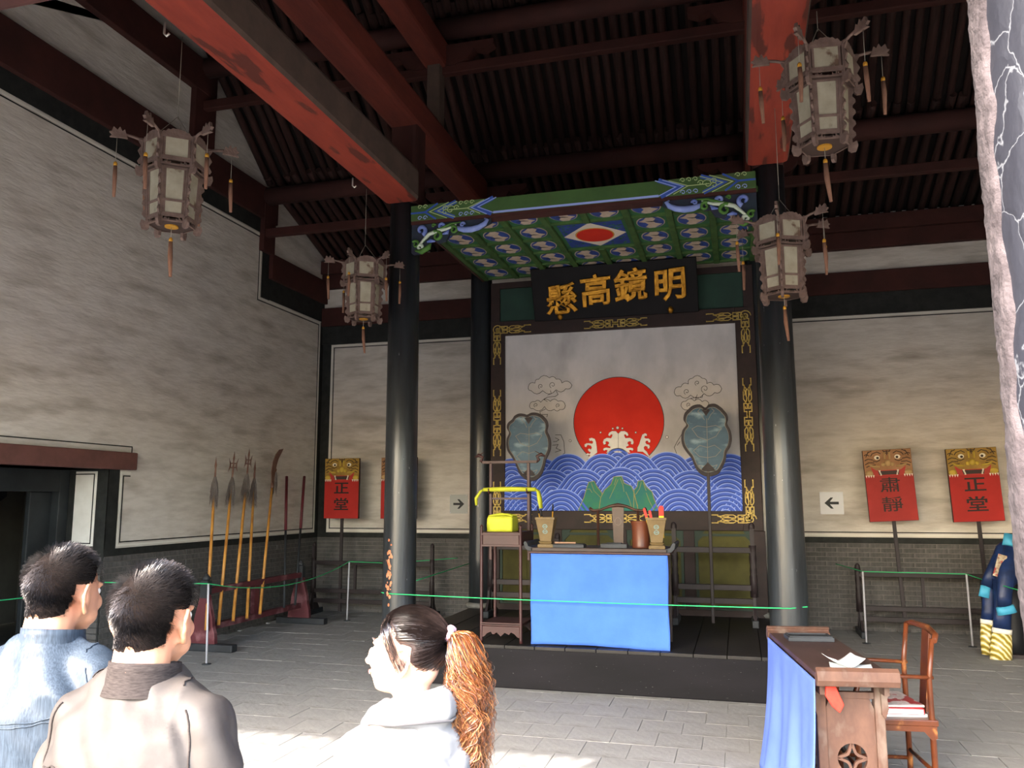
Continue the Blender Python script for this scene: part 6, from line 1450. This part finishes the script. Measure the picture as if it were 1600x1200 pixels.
# man in the blue-grey jacket
c = crown_at(99, 851, 2.26)
t, HR, T = person('man with short black hair in a blue-grey jacket, seen from behind, nearest the doorway', c, 0, c.z, (-4, 0, -2)); A1 = ARM(.0)
o, f = body_mesh(t, HR, T, m_skin, False, A1); eyes(t, f, HR); short_hair(t, o, T, 3, (.05, -.66, .75)); jacket(t, T, A1, m_j1, 1, 1.02); trousers(t, m_trs)
# man in the taupe jacket
c = crown_at(242, 879, 1.90)
t, HR, T = person('man with short black hair in a pale taupe jacket, seen from behind', c, 0, c.z, (-3, 0, 4)); A2 = ARM(.005)
o, f = body_mesh(t, HR, T, m_skin, False, A2); eyes(t, f, HR); short_hair(t, o, T, 8, (-.10, -.72, .69)); jacket(t, T, A2, m_j2, 7, 1.06, mc=m_kn); trousers(t, m_trs)
# person at the very edge of the picture
c = crown_at(-74, 858, 2.50)
t, HR, T = person('person at the far left edge of the picture in a dark grey-green jacket', c, 10, c.z, (0, 0, -10)); A4 = ARM()
o, f = body_mesh(t, HR, T, m_skin, False, A4); eyes(t, f, HR); short_hair(t, o, T, 9, (.1, -.7, .7), 2500); jacket(t, T, A4, mat('dark_green_grey_jacket', '2c3436', '343c3e', rough=.6, scale=9), 5); trousers(t, m_trs)
# woman with the ponytail
c = crown_at(642, 940, 1.98)
t, HR, T = person('woman in a white hooded top with a wavy orange-brown ponytail, seen from the side', c, -62, c.z, (7, 0, 34), True, m_skinf); A3 = [((s * .150, -.015, 1.315), (s * .205, -.02, 1.06), (s * .21, .05, .84), (s * .205, .08, .71)) for s in (-1, 1)]
o, f = body_mesh(t, HR, T, m_skinf, True, A3); eyes(t, f, HR)
m_wht2 = mat('white_sweatshirt', '6c6c6e', '767678', spec=.1, rough=.9, scale=20, bump=.05, sheen=.3); m_wh = mat('dark_brown_hair', '241c1b', '362b29', rough=.32, scale=50, spec=.7); m_or = mat('orange_brown_hair', '4a230f', '663618', rough=.35, scale=25, spec=.6); m_or2 = mat('light_orange_hair', '70421f', '986c46', rough=.35, scale=25)
jk = jacket(t, T, A3, m_wht2, 11, .93, False, .82)
# hood folded on the back
b = M()
b.tube([(-.085, .075, 1.365), (-.105, .0, 1.405), (-.090, -.075, 1.425), (0, -.115, 1.42), (.090, -.075, 1.425), (.105, .0, 1.405), (.085, .075, 1.365)], [.018, .030, .042, .050, .042, .030, .018], 14)
b.tube([(-.10, -.085, 1.34), (-.05, -.13, 1.29), (0, -.145, 1.245), (.05, -.13, 1.29), (.10, -.085, 1.34)], [.03, .042, .05, .042, .03], 14); b.ball((0, -.115, 1.32), (.10, .045, .07))
remeshed(b, 'hood', m_wht2, jk, .008, 5, folds(.004, 2)); trousers(t, mat('blue_jeans', '39465f', '303b52', rough=.85, scale=10))
b = M(); b.tube([(-.10, .10, 1.33), (-.125, .04, 1.372), (-.142, -.02, 1.395), (-.125, -.09, 1.40), (0, -.165, 1.40), (.125, -.09, 1.40)], .0035, 6); b.obj('hood_seam', mat('grey_seam', '4a484a', rough=.9), jk)
# head hair: under-cap and strands drawn back to the tie
surf = lambda d, o_=0.: Vector((0, -.012, .03)) + Vector((d.x * (.079 + o_), d.y * (.096 + o_), d.z * (.088 + o_)))
def wkeep(d):
    hz = -.62 if d.y < -.1 else (-.62 + (d.y + .1) * 2.0 if d.y < .45 else .48 + (d.y - .45) * .35)
    if abs(d.x) > .68 and -.25 < d.y < .35: hz = max(hz, .08)
    return d.z > hz
b = M(); n, m_ = 44, 28; idx = {}
for i in range(m_ + 1):
    for k in range(n):
        th = pi * i / m_; d = Vector((sin(th) * cos(2 * pi * k / n), sin(th) * sin(2 * pi * k / n), cos(th))); idx[i, k] = len(b.v); part = abs(d.x + .10) < .05 and d.y > -.1 and d.z > .2
        b.v.append(tuple(f(*surf(d, .009 - (.006 if part else 0) if wkeep(d) else -.006))))
for i in range(m_):
    for k in range(n): b.f.append((idx[i, k], idx[i + 1, k], idx[i + 1, (k + 1) % n], idx[i, (k + 1) % n])); b.m.append(0); b.sm.append(True)
cap = b.obj('hair', m_wh, t)
TD = Vector((0, -.93, .34)).normalized(); TIE = surf(TD, .018)
rr = random.Random(21); b = M(); c_ = 0
while c_ < 2600:
    d = Vector((rr.gauss(0, 1), rr.gauss(0, 1), rr.gauss(0, 1))).normalized()
    if not wkeep(d): continue
    front = d.y > .3
    pts = []; e = TD; ang_ = d.angle(e)
    if ang_ < .12: continue
    steps = 9; L = min(1, rr.uniform(.45, 1.0) + (.0 if not front else .2)); lift = rr.uniform(.009, .015); side = (1 if d.x > -.10 else -1)
    for k in range(steps + 1):
        q = k / steps * L; s0 = sin((1 - q) * ang_) / sin(ang_); s1 = sin(q * ang_) / sin(ang_); v = (d * s0 + e * s1); v += Vector((side * .10 * sin(pi * q), 0, -.06 * sin(pi * q))); v.normalize(); pts.append(Vector(f(*surf(v, lift * (1 + .25 * sin(pi * q))))))
    ribbon_strand(b, pts, .0011); c_ += 1
b.obj('hair_strands', m_wh, cap, kind='stuff')
# bangs falling beside the face
b = M()
for k in range(300):
    s_ = -1 if k % 2 else 1; d0 = Vector((s_ * rr.uniform(.05, .45), rr.uniform(.45, .75), rr.uniform(.55, .85))).normalized(); p = surf(d0, .010); pts = [p]
    for q in range(1, 8): p = p + Vector((s_ * .010 + rr.gauss(0, .003), .010 - .005 * q, -.004 - .0026 * q * 1.4 + rr.gauss(0, .002))); pts.append(p)
    pts = [Vector(f(*(surf((q_ - Vector((0, -.012, .03))).normalized(), 0).lerp(q_, 1) if True else q_))) for q_ in pts]; ribbon_strand(b, pts, .0010)
b.obj('fringe', m_wh, cap, kind='stuff')
tq = Vector(f(*TIE)); b = M()
HRm = HR; ax = (HRm @ Vector((0, -1, .12))).normalized()
b.tube([tq + ax * .0 + (HRm @ Vector((cos(a) * .019, 0, sin(a) * .019))) + ax * (.004 * sin(3 * a)) for a in [k * pi / 9 for k in range(19)]], .008, 8); b.obj('hair_tie', mat('pink_scrunchie', 'c8a0a8', 'b88a94', rough=.9, scale=60), cap)
# ponytail: wavy locks
b = M(); rr = random.Random(5)
for k in range(190):
    a0 = rr.uniform(0, 2 * pi); q0 = sqrt(rr.random()); L = rr.uniform(.24, .43); ph = rr.uniform(0, 6.28); fr_ = rr.uniform(62, 100); amp = rr.uniform(.006, .016); N = 44; pts = []
    for j in range(N + 1):
        s_ = j / N; z = s_ * L; out = (.050 * (1 - math.exp(-s_ * 7))) ; spread = .014 + .046 * (1 - math.exp(-s_ * 5)) * (1 - .45 * s_)
        base = tq + ax * (out + .004) + Vector((0, 0, .018 * sin(min(1, s_ * 5) * pi) - z * (1 if s_ > .0 else 0) * (.35 + .65 * min(1, s_ * 4))))
        w_ = amp * min(1, s_ * 3); off = Vector((cos(a0) * q0, sin(a0) * q0 * .75, 0)) * spread + Vector((cos(fr_ * z + ph), sin(fr_ * z * .9 + ph), .4 * sin(fr_ * z * 1.3))) * w_
        pts.append(base + off)
    mi = 0 if rr.random() < .62 else 1
    b.tube(pts, lambda q: .0042 * (.6 + sin(pi * min(1, q * 1.1 + .1)) * .8) + .0004, 5, mi, flat=.6)
for k in range(900):
    a0 = rr.uniform(0, 2 * pi); q0 = rr.uniform(.7, 1.15); L = rr.uniform(.22, .44); ph = rr.uniform(0, 6.28); fr_ = rr.uniform(60, 100); amp = rr.uniform(.006, .020); N = 34; pts = []
    for j in range(N + 1):
        s_ = j / N; z = s_ * L; out = .050 * (1 - math.exp(-s_ * 7)); spread = .014 + .048 * (1 - math.exp(-s_ * 5)) * (1 - .40 * s_)
        base = tq + ax * (out + .004) + Vector((0, 0, .018 * sin(min(1, s_ * 5) * pi) - z * (.35 + .65 * min(1, s_ * 4)))); w_ = amp * min(1, s_ * 3)
        pts.append(base + Vector((cos(a0) * q0, sin(a0) * q0 * .75, 0)) * spread + Vector((cos(fr_ * z + ph), sin(fr_ * z * .9 + ph), 0)) * w_)
    ribbon_strand(b, pts, .0010, 0 if rr.random() < .5 else (1 if rr.random() < .6 else 2))
b.obj('ponytail', [m_or, m_or2, m_wh], cap, kind='stuff')
